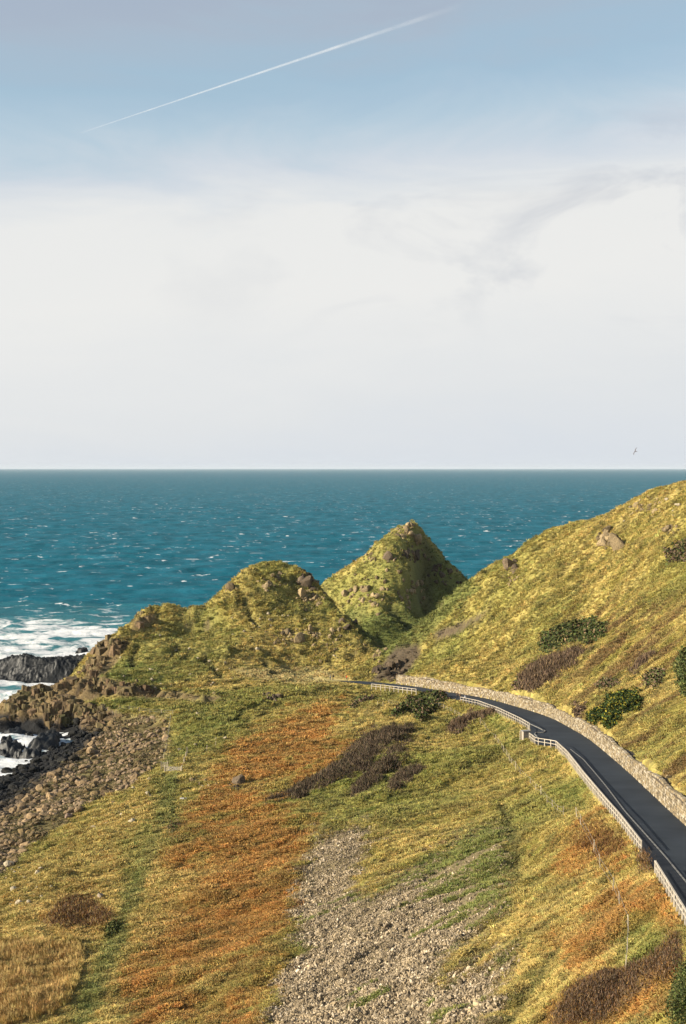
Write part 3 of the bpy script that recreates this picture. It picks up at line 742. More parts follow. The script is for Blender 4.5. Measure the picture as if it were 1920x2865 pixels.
def put_rock(name, x_, y_, z_, s_, col, label=None, cat='rock', group=None, parent=None, sc=None):
    o = bpy.data.objects.new(name, ROCKS[random.randrange(8)]); COL.objects.link(o)
    o.location = (x_, y_, z_) if parent is None else Vector((x_, y_, z_))-parent.location
    o.rotation_euler = (random.uniform(-.35, .35), random.uniform(-.35, .35), random.uniform(0, 6.28))
    o.scale = sc or (s_*random.uniform(.85, 1.2), s_, s_*random.uniform(.7, 1.05))
    o.color = (*col, 1)
    if parent: o.parent = parent
    else: tag(o, label, cat, group)
    return o
for i in big_i:
    w_ = wet[i] > .5
    put_rock('boulder', x[i], y[i], h[i]+s[i]*.22, s[i], C[i],
             'wet black boulder at the waterline among others like it' if w_ else 'weathered brown boulder among many on the rocky beach', 'boulder',
             'wet boulders along the waterline' if w_ else 'boulders on the beach')
print('boulders', N)

# ------------------------------------------------------------------ road, footway, kerb
def strip(name, A, B, dz, mat, kind='structure', nx=1):
    co = []; f = []
    for i in range(len(A)):
        (ax, ay), (bx, by) = A[i], B[i]
        co.append((ax, ay, road_z(ay)+dz)); co.append((bx, by, road_z(by)+dz))
        if i: f.append((2*i-2, 2*i-1, 2*i+1, 2*i))
    me = bpy.data.meshes.new(name); me.from_pydata(co, [], f); me.update()
    o = link(name, me, None, None, mat); tag(o, kind=kind); return o
def resample(pl, step):
    pl = [Vector((*p, 0)) for p in pl]; d = [0]
    for a, b_ in zip(pl, pl[1:]): d.append(d[-1]+(b_-a).length)
    nseg = max(1, int(round(d[-1]/step))); o = []
    for k_ in range(nseg+1):
        s_ = d[-1]*k_/nseg; j = max(0, min(len(d)-2, int(np.searchsorted(d, s_))-1))
        t_ = (s_-d[j])/max(d[j+1]-d[j], 1e-6); p = pl[j].lerp(pl[j+1], t_); o.append((p.x, p.y))
    return o
YR = np.arange(60, 424, 3.0); A_ = []; B_ = []
for q in YR: A_.append((float(xL(q)), float(q))); B_.append((float(xR(q))+.2, float(q)))
road = strip('road', A_, B_, 0.0, M_asphalt)
for p_ in road.data.polygons: pass
tag(road, kind='structure')
KL_px = [(1596,2097),(1632,2125),(1665,2163),(1698,2203),(1748,2270),(1805,2334),(1861,2397),(1920,2469)]
KL = [road_pt(*p) for p in KL_px]+[(32.2, 118), (30.8, 95), (29.3, 75)]
KLr = resample(KL, 3.0)
ELn = [p for p in EL if p[1] < 262]
FA = [(np.interp(p[1], [q[1] for q in EL[::-1]], [q[0] for q in EL[::-1]])+.05, p[1]) for p in KLr]
strip('footway', FA, [(p[0]-.05, p[1]) for p in KLr], .10, M_footway)
def kerb(name, pl, w=.16, hgt=.14, mat=M_kerb):
    bm = bmesh.new()
    for a, b_ in zip(pl, pl[1:]): beam_bm(bm, (a[0], a[1], road_z(a[1])+hgt/2), (b_[0], b_[1], road_z(b_[1])+hgt/2), w, hgt)
    o = bm_obj(name, bm, mat); tag(o, kind='structure'); return o
kerb('kerb', KLr)
lay = [road_pt(*p) for p in [(1484,2026),(1506,2036),(1526,2046),(1520,2050),(1500,2050),(1496,2054),(1508,2066)]]
kerb('layby_kerb', lay, .18, .16)

# ------------------------------------------------------------------ stone retaining wall
WL = resample([p for p in ERs if p[1] < 412 and p[1] > 95], 1.0)
WL = [(p[0]+.1, p[1]) for p in WL]
top_h = [2.35+.25*math.sin(i*.09)+.15*math.sin(i*.37+1)+random.uniform(-.05, .05) for i in range(len(WL))]
wall = empty('stone_wall', (WL[0][0], WL[0][1], road_z(WL[0][1])))
tag(wall, 'long pale rubble stone retaining wall along the uphill side of the road', 'wall')
WO = wall.location
bm = bmesh.new()
for i in range(len(WL)-1):
    (ax, ay), (bx, by) = WL[i], WL[i+1]; d = Vector((bx-ax, by-ay, 0)).normalized(); nrm_ = Vector((-d.y, d.x, 0))   # d runs towards the camera; uphill is left of it
    if nrm_.x < 0: nrm_ = -nrm_
    a3 = Vector((ax, ay, road_z(ay))); b3 = Vector((bx, by, road_z(by)))
    q = []
    for p_, hh in ((a3, top_h[i]), (b3, top_h[i+1])):
        q.append([p_+nrm_*.12-Vector((0, 0, .4)), p_+nrm_*.30+Vector((0, 0, hh-.12)), p_+nrm_*1.9+Vector((0, 0, hh-.12)), p_+nrm_*1.9-Vector((0, 0, .4))])
    vv = [[bm.verts.new(v-WO) for v in r_] for r_ in q]
    for k_ in range(3): bm.faces.new([vv[0][k_], vv[1][k_], vv[1][k_+1], vv[0][k_+1]])
core = bm_obj('core', bm, M_mortar, wall)
STN = []
for k_ in range(6):
    bm = bmesh.new(); bmesh.ops.create_cube(bm, size=1.0); bmesh.ops.bevel(bm, geom=list(bm.edges), offset=.14, segments=1, affect='EDGES')
    r_ = random.Random(k_)
    for v in bm.verts: v.co += Vector((r_.uniform(-.07, .07), r_.uniform(-.07, .07), r_.uniform(-.07, .07)))
    m_ = bpy.data.meshes.new('wall_stone'); bm.to_mesh(m_); bm.free(); m_.materials.append(M_wallstone); STN.append(m_)
stones = []
cum = [0]
for a, b_ in zip(WL, WL[1:]): cum.append(cum[-1]+math.hypot(b_[0]-a[0], b_[1]-a[1]))
WX = np.array([p[0] for p in WL]); WY = np.array([p[1] for p in WL]); TH = np.array(top_h)
def wall_frame(s_):
    x_ = np.interp(s_, cum, WX); y_ = np.interp(s_, cum, WY); x2 = np.interp(s_+.5, cum, WX); y2 = np.interp(s_+.5, cum, WY)
    d = Vector((x2-x_, y2-y_, 0)); d = d.normalized() if d.length > 1e-6 else Vector((0, -1, 0))
    n_ = Vector((-d.y, d.x, 0)); n_ = n_ if n_.x > 0 else -n_
    return x_, y_, d, n_, float(np.interp(s_, cum, TH))
row = 0; zc = 0.0
rows = []
while zc < 2.3:
    rh = random.uniform(.27, .42); rows.append((zc, rh)); zc += rh
pal = [(.36, .29, .18), (.28, .23, .15), (.42, .36, .25), (.19, .155, .105), (.34, .265, .16), (.50, .44, .34)]
for (z0, rh) in rows:
    s_ = random.uniform(0, .4)
    while s_ < cum[-1]-.6:
        ln = random.uniform(.35, .85); x_, y_, d, n_, th = wall_frame(s_+ln/2)
        hh = min(rh, th-z0)
        if hh > .1:
            zz = road_z(y_)+z0+hh/2; off = .16+.08*z0/1.0*.9+random.uniform(-.05, .05)
            stones.append((x_+n_.x*off, y_+n_.y*off, zz, ln*.95, random.uniform(.26, .36), hh*.93, math.atan2(d.y, d.x), random.choice(pal), random.uniform(-.05, .05)))
        s_ += ln
# coping stones along the top
s_ = 0
while s_ < cum[-1]-.6:
    ln = random.uniform(.35, .8); x_, y_, d, n_, th = wall_frame(s_+ln/2)
    stones.append((x_+n_.x*.6, y_+n_.y*.6, road_z(y_)+th+.02, ln*.93, .62+random.uniform(-.1, .1), random.uniform(.22, .42), math.atan2(d.y, d.x)+random.uniform(-.1, .1), random.choice(pal), random.uniform(-.12, .12)))
    s_ += ln
def sshow(q):
    px_, py_ = proj(q[0], q[1], q[2]); return -(q[3]*q[5])/q[1]**2 if (0 < px_ < 1925 and py_ < 2865) else 0
stones.sort(key=sshow)
for q in stones[:295]:
    o = bpy.data.objects.new('stone', STN[random.randrange(6)]); COL.objects.link(o); o.parent = wall
    o.location = Vector(q[:3])-WO; o.scale = q[3:6]; o.rotation_euler = (q[8], q[8]*.5, q[6]); c_ = random.uniform(.8, 1.15); o.color = (q[7][0]*c_, q[7][1]*c_, q[7][2]*c_, 1)
cv = np.array([v.co[:] for v in STN[0].vertices]); fl = [tuple(p.vertices) for p in STN[0].polygons]
co = []; fs = []; tn = []
for q in stones[295:]:
    ca, sa = math.cos(q[6]), math.sin(q[6]); v = cv*np.array(q[3:6])
    if random.random() < .5: v = v*np.array([-1, -1, 1])
    X_ = v[:, 0]*ca-v[:, 1]*sa+q[0]-WO.x; Y_ = v[:, 0]*sa+v[:, 1]*ca+q[1]-WO.y; Z_ = v[:, 2]+q[2]-WO.z
    o_ = len(co)*len(cv); co.append(np.stack([X_, Y_, Z_], -1)); fs += [tuple(i+o_ for i in f_) for f_ in fl]
    c_ = random.uniform(.8, 1.15); tn.append(np.tile(np.array(q[7])*c_, (len(cv), 1)))
me = bpy.data.meshes.new('stonework'); me.from_pydata(np.concatenate(co).tolist(), [], fs); me.update(); vattr(me, 'tint', np.concatenate(tn))
sw = link('stonework', me, wall, None, M_wallstuff); sw['kind'] = 'stuff'
print('wall stones', len(stones))

# ------------------------------------------------------------------ fences
def rail_fence(pl, label, span=1.9, ph=1.22, zf=None, name='rail_fence'):
    pts = resample(pl, span); zf = zf or (lambda x_, y_: road_z(y_))
    root = empty(name, (pts[0][0], pts[0][1], zf(*pts[0]))); tag(root, label, 'fence'); O = root.location
    P3 = [Vector((x_, y_, zf(x_, y_))) for x_, y_ in pts]
    pm = None
    for i, p_ in enumerate(P3):
        if pm is None:
            bm = bmesh.new(); box_bm(bm, (0, 0, ph/2-.15), (.15, .15, ph+.3)); pm = bpy.data.meshes.new('post'); bm.to_mesh(pm); bm.free(); pm.materials.append(M_wood)
        o = bpy.data.objects.new('post', pm); COL.objects.link(o); o.parent = root; o.location = p_-O
        nx_ = P3[min(i+1, len(P3)-1)]-P3[max(i-1, 0)]; o.rotation_euler = (random.uniform(-.02, .02), random.uniform(-.02, .02), math.atan2(nx_.y, nx_.x))
    i = 0
    while i < len(P3)-1:
        j = min(i+2, len(P3)-1)
        for zz, hh in ((ph-.02, .09), (.60, .08)):
            bm = bmesh.new()
            for a_, b_ in zip(range(i, j), range(i+1, j+1)):
                beam_bm(bm, P3[a_]-O+Vector((0, 0, zz)), P3[b_]-O+Vector((0, 0, zz)), .10 if zz < 1 else .16, hh)
            bm_obj('rail', bm, M_wood, root)
        i = j
    return root
def ext(pl, dx): return [(p[0]+dx, p[1]) for p in pl]
far1 = [road_pt(*p) for p in [(1040,1925),(1085,1930),(1165,1940)]]
rail_fence(far1, 'far wooden rail fence at the path bend left of the stone wall', 2.2)
far2 = [road_pt(*p) for p in [(1208,1946),(1242,1950)]]
rail_fence(far2, 'short stretch of wooden rail showing above the bramble beside the road', 2.2)
mid = [road_pt(*p) for p in [(1290,1963),(1340,1974),(1397,1995),(1455,2023),(1484,2040),(1480,2050)]]
rail_fence(ext(mid, -.1), 'wooden rail fence from the walkers to the pillar at the layby', 1.9)
near1 = [road_pt(*p) for p in [(1483,2068),(1501,2082),(1557,2091),(1590,2122),(1636,2183),(1702,2263),(1736,2302),(1797,2382)]]
rail_fence(ext(near1, -.1), 'long wooden rail fence along the footway from the pillar to the shrub', 1.8)
near2 = [road_pt(*p) for p in [(1836,2440),(1866,2490),(1920,2580)]]+[(28.6, 110), (27.6, 95)]
rail_fence(ext(near2, -.1), 'nearest wooden rail fence beside the road below the reddish shrub', 1.8)

def ground_pt(px, py):
    x_, y_, z_, ok_ = hit([px], [py]); return Vector((float(x_[0]), float(y_[0]), float(z_[0])))
def wire_fence(pxs_, label, hgt=1.25, wires=2, w=.07, name='wire_fence'):
    P3 = [ground_pt(*p) for p in pxs_]
    root = empty(name, P3[0]); tag(root, label, 'fence', None); O = P3[0].copy()
    for p_ in P3:
        bm = bmesh.new(); hh = hgt*random.uniform(.85, 1.12); box_bm(bm, p_-O+Vector((0, 0, hh/2-.2)), (w, w, hh+.4), random.random(), Euler((random.uniform(-.06, .06), random.uniform(-.06, .06), 0)).to_matrix().to_4x4())
        bm_obj('post', bm, M_wood_old, root)
    for k_ in range(wires):
        bm = bmesh.new()
        for a_, b_ in zip(P3, P3[1:]):
            zz = Vector((0, 0, hgt*(.45+.4*k_))); beam_bm(bm, a_-O+zz, b_-O+zz, .02, .02)
        bm_obj('wire', bm, M_cap, root)
    return root
wire_fence([(1057,1976),(1072,1976),(1088,1973),(1156,1984),(1175,1983),(1228,1980),(1242,1985),(1252,1990),(1262,1993),(1273,2000),(1285,2008),(1296,2012)], 'line of thin stakes on the grass below the bramble and the far road fence')
wire_fence([(1345,2027),(1357,2039),(1366,2050),(1387,2075),(1394,2086),(1404,2100),(1409,2110),(1418,2120),(1425,2132),(1431,2140),(1443,2155),(1456,2168),(1485,2198),(1500,2212),(1514,2226),(1531,2252),(1546,2265),(1560,2276),(1577,2290)],
           'line of thin stakes curving down the slope below the layby pillar', 1.5)
wire_fence([(1613,2296),(1625,2320),(1662,2390),(1679,2430),(1716,2500),(1733,2540),(1758,2615),(1756,2670),(1751,2730)], 'nearest line of pale stakes down the bracken slope at lower right', 1.9)
wire_fence([(278,1990),(285,1990),(316,1988),(335,1988),(362,1987),(391,1993),(420,1996),(452,1999),(484,2003)], 'stake fence along the edge of the turf above the boulder beach', 1.3)
wire_fence([(478,2012),(474,2040),(470,2070),(465,2100),(458,2125)], 'fence running from the turf corner down to the field gate', 1.2, 3)
wire_fence([(604,2085),(579,2100)], 'two lone stakes standing in the green hollow', 1.4, 1)

# field gate
G = ground_pt(463, 2163); G2 = G+Vector((3.4, -.25, 0))
d = (G2-G); d.z = 0; d.normalize(); wdt = 3.4
gr_ = empty('field_gate', G, math.atan2(d.y, d.x)); tag(gr_, 'pale wooden five-bar field gate across the grassy track', 'gate')
for xx in (-.15, wdt+.15):
    bm = bmesh.new(); box_bm(bm, (xx, 0, .65), (.2, .2, 1.9)); bm_obj('gate_post', bm, M_wood_old, gr_)
for k_ in range(5):
    bm = bmesh.new(); box_bm(bm, (wdt/2, 0, .2+k_*.25), (wdt-.1, .05, .11)); bm_obj('bar', bm, M_wood, gr_)
for a_, b_ in (((.1, .2), (wdt/2, 1.2)), ((wdt-.1, .2), (wdt/2, 1.2))):
    bm = bmesh.new(); beam_bm(bm, (a_[0], -.06, a_[1]), (b_[0], -.06, b_[1]), .05, .1); bm_obj('brace', bm, M_wood, gr_)
for xx in (.06, wdt-.06, wdt/2):
    bm = bmesh.new(); box_bm(bm, (xx, .06, .7), (.1, .06, 1.1)); bm_obj('stile', bm, M_wood, gr_)
G3 = G+Vector((-1.3, 3.2, .3))
kg = empty('kissing_gate', G3, math.atan2(d.y, d.x)+.1); tag(kg, 'small wooden wicket gate beside the larger field gate', 'gate')
for xx in (0, 1.4):
    bm = bmesh.new(); box_bm(bm, (xx, 0, .6), (.16, .16, 1.8)); bm_obj('gate_post', bm, M_wood_old, kg)
for k_ in range(4):
    bm = bmesh.new(); box_bm(bm, (.7, 0, .3+k_*.27), (1.3, .05, .1)); bm_obj('bar', bm, M_wood, kg)
wire_fence([(508,2160),(516,2134),(521,2122),(524,2108)], 'short post fence running back from the field gate towards the hollow', 1.4, 2, .2)

# pillar beside the layby and white slab by the track
pb = road_pt(1471, 2064); pl_ = empty('roadside_pillar', (pb[0], pb[1], road_z(pb[1])-.9), .25); tag(pl_, 'squat pale boxed pillar with a grey flat cap outside the layby fence', 'pillar')
bm = bmesh.new(); vv = box_bm(bm, (0, 0, 1.05), (1.35, 1.1, 2.3)); bmesh.ops.bevel(bm, geom=list(bm.edges), offset=.04, segments=1, affect='EDGES'); bm_obj('body', bm, M_box, pl_)
bm = bmesh.new(); box_bm(bm, (0, 0, 2.26), (1.55, 1.3, .16)); bmesh.ops.bevel(bm, geom=list(bm.edges), offset=.03, segments=1, affect='EDGES'); bm_obj('cap', bm, M_cap, pl_)
for k_ in range(6):
    bm = bmesh.new(); box_bm(bm, (-.56+k_*.225, -.565, 1.1), (.19, .04, 2.0)); bm_obj('plank', bm, M_box, pl_)
bm = bmesh.new(); box_bm(bm, (-.95, .3, .95), (.16, .16, 2.5)); bm_obj('post', bm, M_wood, pl_)
q = ground_pt(513, 2236)
bm = bmesh.new(); vv = box_bm(bm, (0, 0, .28), (1.25, .7, .5), .1, Euler((0.12, 0, 0)).to_matrix().to_4x4()); bmesh.ops.bevel(bm, geom=list(bm.edges), offset=.05, segments=1, affect='EDGES')
sl = bm_obj('stone_slab', bm, M_slab); sl.location = q; tag(sl, 'white rectangular block lying in the grass beside the wheel track', 'slab')

# ------------------------------------------------------------------ outcrops and scattered rocks
def outcrop(pxy, n_, spread, size, label, col=(.30, .235, .15), name='rock_outcrop', sy=.7, seed=0):
    r_ = random.Random(seed+int(pxy[0])); ps = []; n_ = int(n_*2.0)
    for _ in range(n_):
        a_ = r_.gauss(0, spread); b_ = r_.gauss(0, spread*sy); ps.append((pxy[0]+a_, pxy[1]+b_))
    X_, Y_, Z_, ok_ = hit([p[0] for p in ps], [p[1] for p in ps])
    gi_ = np.where(ok_)[0]; c0 = ground_pt(*pxy) if hit([pxy[0]], [pxy[1]])[3][0] else Vector((float(X_[gi_[0]]), float(Y_[gi_[0]]), float(Z_[gi_[0]]))); root = empty(name, c0); tag(root, label, 'rock outcrop')
    med = c0.y
    for i in range(n_):
        if abs(Y_[i]-med) > 30 or not ok_[i] or inpoly(X_[i:i+1], Y_[i:i+1], ROADPOLY)[0] or polydist(X_[i:i+1], Y_[i:i+1], ROADPOLY)[0] < 1.0: continue
        s_ = size*.56*math.exp(r_.gauss(0, .55)); cc = r_.uniform(.45, 1.4)
        o = put_rock('rock', X_[i], Y_[i], Z_[i]+s_*.15, s_, [k_*cc for k_ in col], parent=root)
        o.scale = (s_*r_.uniform(.7, 1.2), s_*r_.uniform(.7, 1.1), s_*r_.uniform(.8, 1.9))
    return root
OUT = [((872,1618), 26, 16, 1.5, 'dark jagged crag on the skyline right of the nearer mound summit'),
       ((1126,1500), 14, 7, 1.5, 'block on the upper left edge of the farther mound crown'),
       ((1145,1555), 24, 20, 1.2, 'dark broken ledge below the crown of the farther mound'),
       ((985,1745), 20, 20, 1.1, 'dark stony rim along the right edge of the nearer mound'),
       ((1235,1610), 22, 26, 1.3, 'dark rough rocks on the shaded right face of the farther mound'),
       ((1130,1480), 40, 26, 1.3, 'rocky cap on the very top of the farther pointed mound'),
       ((1165,1500), 14, 10, 1.2, 'blocky crag just right below the tip of the farther mound'),
       ((1036,1562), 10, 8, .9, 'small crag on the left shoulder of the farther mound'),
       ((1090,1555), 12, 18, .8, 'stones halfway up the sunlit side of the farther mound'),
       ((1150,1660), 26, 22, 1.5, 'broken crag at the foot of the farther mound beside its shadow'),
       ((1040,1665), 30, 34, 1.3, 'ragged rock band across the base of the farther mound'),
       ((762,1628), 24, 16, 1.1, 'brown crag just below the summit of the nearer mound'),
       ((870,1672), 36, 22, 1.1, 'pale blocky crag on the right shoulder of the nearer mound'),
       ((640,1640), 10, 8, 1.0, 'small crag on the left skyline of the nearer mound'),
       ((790,1780), 22, 22, .8, 'scattered crag low in the middle of the nearer mound'),
       ((900,1780), 34, 34, .9, 'rubble band low on the right flank of the nearer mound'),
       ((1060,1815), 26, 26, .9, 'stones strewn along the end of the nearer mound by the gully'),
       ((1432,1590), 16, 11, 1.2, 'dark crag on the skyline of the right hill'),
       ((1440,1620), 12, 11, .9, 'earthy rocks just below the skyline crag of the right hill'),
       ((1700,1510), 16, 16, 1.1, 'brown crag in the upper part of the right hill'),
       ((1810,1415), 26, 24, .8, 'pale stones near the top of the right hill'),
       ((1875,1485), 14, 14, .8, 'small pile of pale stones near the right edge of the hill'),
       ((762,1955), 14, 12, .8, 'dark rocks at the foot of the nearer mound above the bracken'),
       ((660,2203), 6, 8, .9, 'pair of dark boulders alone in the bracken'),
       ((560,2195), 8, 16, .55, 'pale stones at the upper left edge of the bracken'),
       ((1870,2186), 10, 14, .6, 'loose stones above the wall at the right edge')]
for i, (p_, n_, sp2, sz, lb) in enumerate(OUT): outcrop(p_, n_, sp2, sz, lb, col=(.30, .23, .14) if 'dark' not in lb else (.15, .115, .085), seed=i*13)
outcrop((1095,1880), 30, 24, 1.5, 'bare dark earth and rock bank where the hill meets the path', (.12, .09, .065), seed=5, sy=.9)
# scattered rocks on the slopes
ps = []
def sc(poly, n_):
    xs_ = [p[0] for p in poly]; ys__ = [p[1] for p in poly]; k_ = 0
    while k_ < n_:
        a_, b_ = random.uniform(min(xs_), max(xs_)), random.uniform(min(ys__), max(ys__))
        if inpoly(np.array([a_]), np.array([b_]), poly)[0]: ps.append((a_, b_)); k_ += 1
sc([(280,1870),(450,1760),(640,1700),(900,1700),(1000,1860),(800,1890),(500,1960),(300,1900)], 80)
sc([(480,2010),(640,1980),(640,2110),(500,2120)], 14)
sc([(380,2140),(440,2160),(430,2260),(330,2330),(240,2330),(300,2240)], 26)
sc([(0,2380),(120,2400),(180,2480),(60,2540),(0,2560)], 22)
sc([(1750,1400),(1900,1370),(1900,1470),(1700,1480)], 16)
sc([(700,2190),(560,2210),(520,2190),(640,2150)], 5)
X_, Y_, Z_, ok_ = hit([p[0] for p in ps], [p[1] for p in ps])
for i in range(len(ps)):
    s_ = .42*math.exp(random.gauss(0, .4))*(1.2 if Y_[i] > 400 else 1); c_ = random.uniform(.8, 1.3)
    mnd = Y_[i] > 395
    put_rock('rock', X_[i], Y_[i], Z_[i]+s_*.3, s_, (.42*c_, .36*c_, .27*c_), 'pale stone lying loose in the grass of a mound or hillside' if mnd else 'pale stone lying loose on the grass beside the boulder beach',
             'rock', 'loose stones on the mounds' if mnd else 'loose stones on the shore grass')
q = ground_pt(283, 2515); put_rock('rock', q.x, q.y, q.z+.5, .75, (.36, .30, .25), 'lone grey boulder at the right end of the rounded brown shrub', 'rock')
q = ground_pt(190, 2290); put_rock('rock', q.x, q.y, q.z+.5, 1.3, (.30, .22, .18), 'large rounded boulder at the grass edge of the boulder beach', 'rock')

# ------------------------------------------------------------------ basalt cliffs: columns and blocks
def column_mesh(seed):
    r_ = random.Random(seed); n_ = r_.choice((5, 6, 6)); bm = bmesh.new()
    bot = []; top = []
    for k_ in range(n_):
        a_ = 6.283*k_/n_+r_.uniform(-.15, .15); q_ = r_.uniform(.85, 1.1)
        bot.append(bm.verts.new((math.cos(a_)*q_*1.08, math.sin(a_)*q_*1.08, -.5))); top.append(bm.verts.new((math.cos(a_)*q_*.85, math.sin(a_)*q_*.85, .5+r_.uniform(-.06, .06))))
    bm.faces.new(top); bm.faces.new(bot[::-1])
    for k_ in range(n_): bm.faces.new((bot[k_], bot[(k_+1) % n_], top[(k_+1) % n_], top[k_]))
    bmesh.ops.subdivide_edges(bm, edges=list(bm.edges), cuts=1, use_grid_fill=True)
    for v in bm.verts: v.co += Vector((r_.uniform(-.1, .1), r_.uniform(-.1, .1), r_.uniform(-.05, .05)))
    m_ = bpy.data.meshes.new('column'); bm.to_mesh(m_); bm.free(); m_.materials.append(M_cliff); return m_
COLM = [column_mesh(i) for i in range(6)]
def cliff(polyline, n_, rad, hts, label, col, depth=16, seed=0):
    r_ = random.Random(seed); pts = resample([tuple(p) for p in polyline], 6)
    pp = []
    for _ in range(n_):
        a_ = r_.choice(pts); pp.append((a_[0]+r_.gauss(0, 5), a_[1]+r_.uniform(-depth, depth)))
    X_, Y_, Z_, _ok = hit([p[0] for p in pp], [p[1] for p in pp])
    k0 = len(pp)//2; root = empty('sea_cliff', (X_[k0], Y_[k0], Z_[k0])); tag(root, label, 'cliff'); O = root.location
    for i in range(n_):
        rr_ = rad*math.exp(r_.gauss(0, .45)); hh = hts*1.5*r_.uniform(.5, 1.2)
        o = bpy.data.objects.new('column', r_.choice(COLM)); COL.objects.link(o); o.parent = root
        o.location = Vector((X_[i], Y_[i], Z_[i]-hh*.36+r_.uniform(-.2, .3)))-O; o.scale = (rr_, rr_, hh)
        o.rotation_euler = (r_.gauss(0, .10), r_.gauss(0, .10), r_.uniform(0, 6.28)); c_ = r_.uniform(.6, 1.35); g_ = r_.uniform(0, .03); o.color = (col[0]*c_, col[1]*c_+g_, col[2]*c_, 1)
    return root
cliff([(25,1990),(60,1955),(110,1965),(180,1985),(250,2005),(300,2010)], 170, 1.15, 4.2, 'low brown basalt cliff ending in a point above the white surf', (.17, .115, .068), 30, 1)
cliff([(125,1915),(200,1905),(280,1915),(350,1928),(420,1938)], 90, 1.0, 3.6, 'brown columned rock band below the grassy shoulder', (.19, .125, .075), 12, 2)
cliff([(450,1945),(520,1948),(600,1950)], 26, .8, 2.0, 'low broken end of the rock band half lost in grass', (.19, .14, .08), 12, 7)
cliff([(272,1800),(300,1805),(340,1805)], 46, 1.3, 5.0, 'rounded brown headland bluff standing above the surf', (.20, .135, .08), 22, 3)
cliff([(240,1880),(262,1865),(290,1855)], 30, 1.1, 4.0, 'stepped rock spur below the headland bluff', (.20, .135, .08), 16, 4)
cliff([(375,1742),(395,1730),(420,1722)], 22, 1.0, 2.6, 'small rock face under the grassy knoll on the skyline', (.22, .15, .09), 12, 6)

# ------------------------------------------------------------------ dark reef and surf rocks
def reef(cx, cy, lx, ly, hz, label, seed, name='sea_rock', res=70, rz=0.0):
    u = np.linspace(-1, 1, res); U_, V_ = np.meshgrid(u, u)
    rr_ = np.sqrt(U_**2+V_**2)+(fbm(U_*2.2+seed, V_*2.2, seed, 4)-.5)*.75
    Z_ = hz*(1-sstep(.25, 1.0, rr_))**.6*(.45+.75*fbm(U_*3+5, V_*3+seed, seed+1, 4))+np.abs(fbm(U_*lx/1.3, V_*ly/1.3, seed+2, 4, .7)-.5)*3.4*min(1, hz/4)-1.2
    Z_ = np.where(rr_ > 1.05, -2.5, Z_)
    x_, y_ = U_*lx, V_*ly; ca, sa = math.cos(rz), math.sin(rz)
    me_ = grid_mesh(name, x_*ca-y_*sa, x_*sa+y_*ca, Z_, smooth=False)
    o = link(name, me_, None, (cx, cy, 0), M_reef); return o
r1 = reef(-103, 512, 31, 12, 9.0, '', 3, 'reef', 190); tag(r1, 'long low black reef of wet basalt in the white surf', 'reef')
r2 = reef(-74, 500, 15, 7, 5.0, '', 9, 'reef', 100); tag(r2, 'lower black ledge joining the reef to the headland', 'reef')
for i, (px, py, sx_, hz_) in enumerate([(232,1826,3.2,2.2),(20,2035,4.5,2.2),(40,2060,5,2.2),(30,2100,4.5,2.6),(20,2078,3,1.8),(80,2062,2,1.6),(125,2092,6,3.8),(150,2075,4,3.2),(85,2112,3,2.0),(95,2047,3,1.8),(160,2048,3.5,1.8),(130,2032,4,2.0),(52,2110,1.5,1.4)]):
    Y_ = float(CAMZ/dep(py)); X0 = float(at(px, py, Y_)[0])
    o = reef(X0, Y_, sx_, sx_*.9, hz_+1.1, '', 20+i, 'sea_rock', 26, i*.7)
    side = ['small rust-tinged black rock in the surf beyond the reef','leftmost flat black rock just below the point of the brown cliff','broad flat black rock in the foam left of the cove','dark hump rock highest of those at the left in the cove foam','thin black rock at the left edge of the cove foam','tiny black rock between the flat ones in the cove','biggest black rock standing where the foam meets the boulders','black rock behind the biggest one in the cove','low black rock left below the biggest cove rock','flat black rock close under the brown cliff','black rock beside the cliff foot at the back of the cove','long black rock touching the base of the brown cliff','tiny black rock beside the dark hump in the cove foam'][i]
    tag(o, side, 'rock', 'rocks in the cove foam')

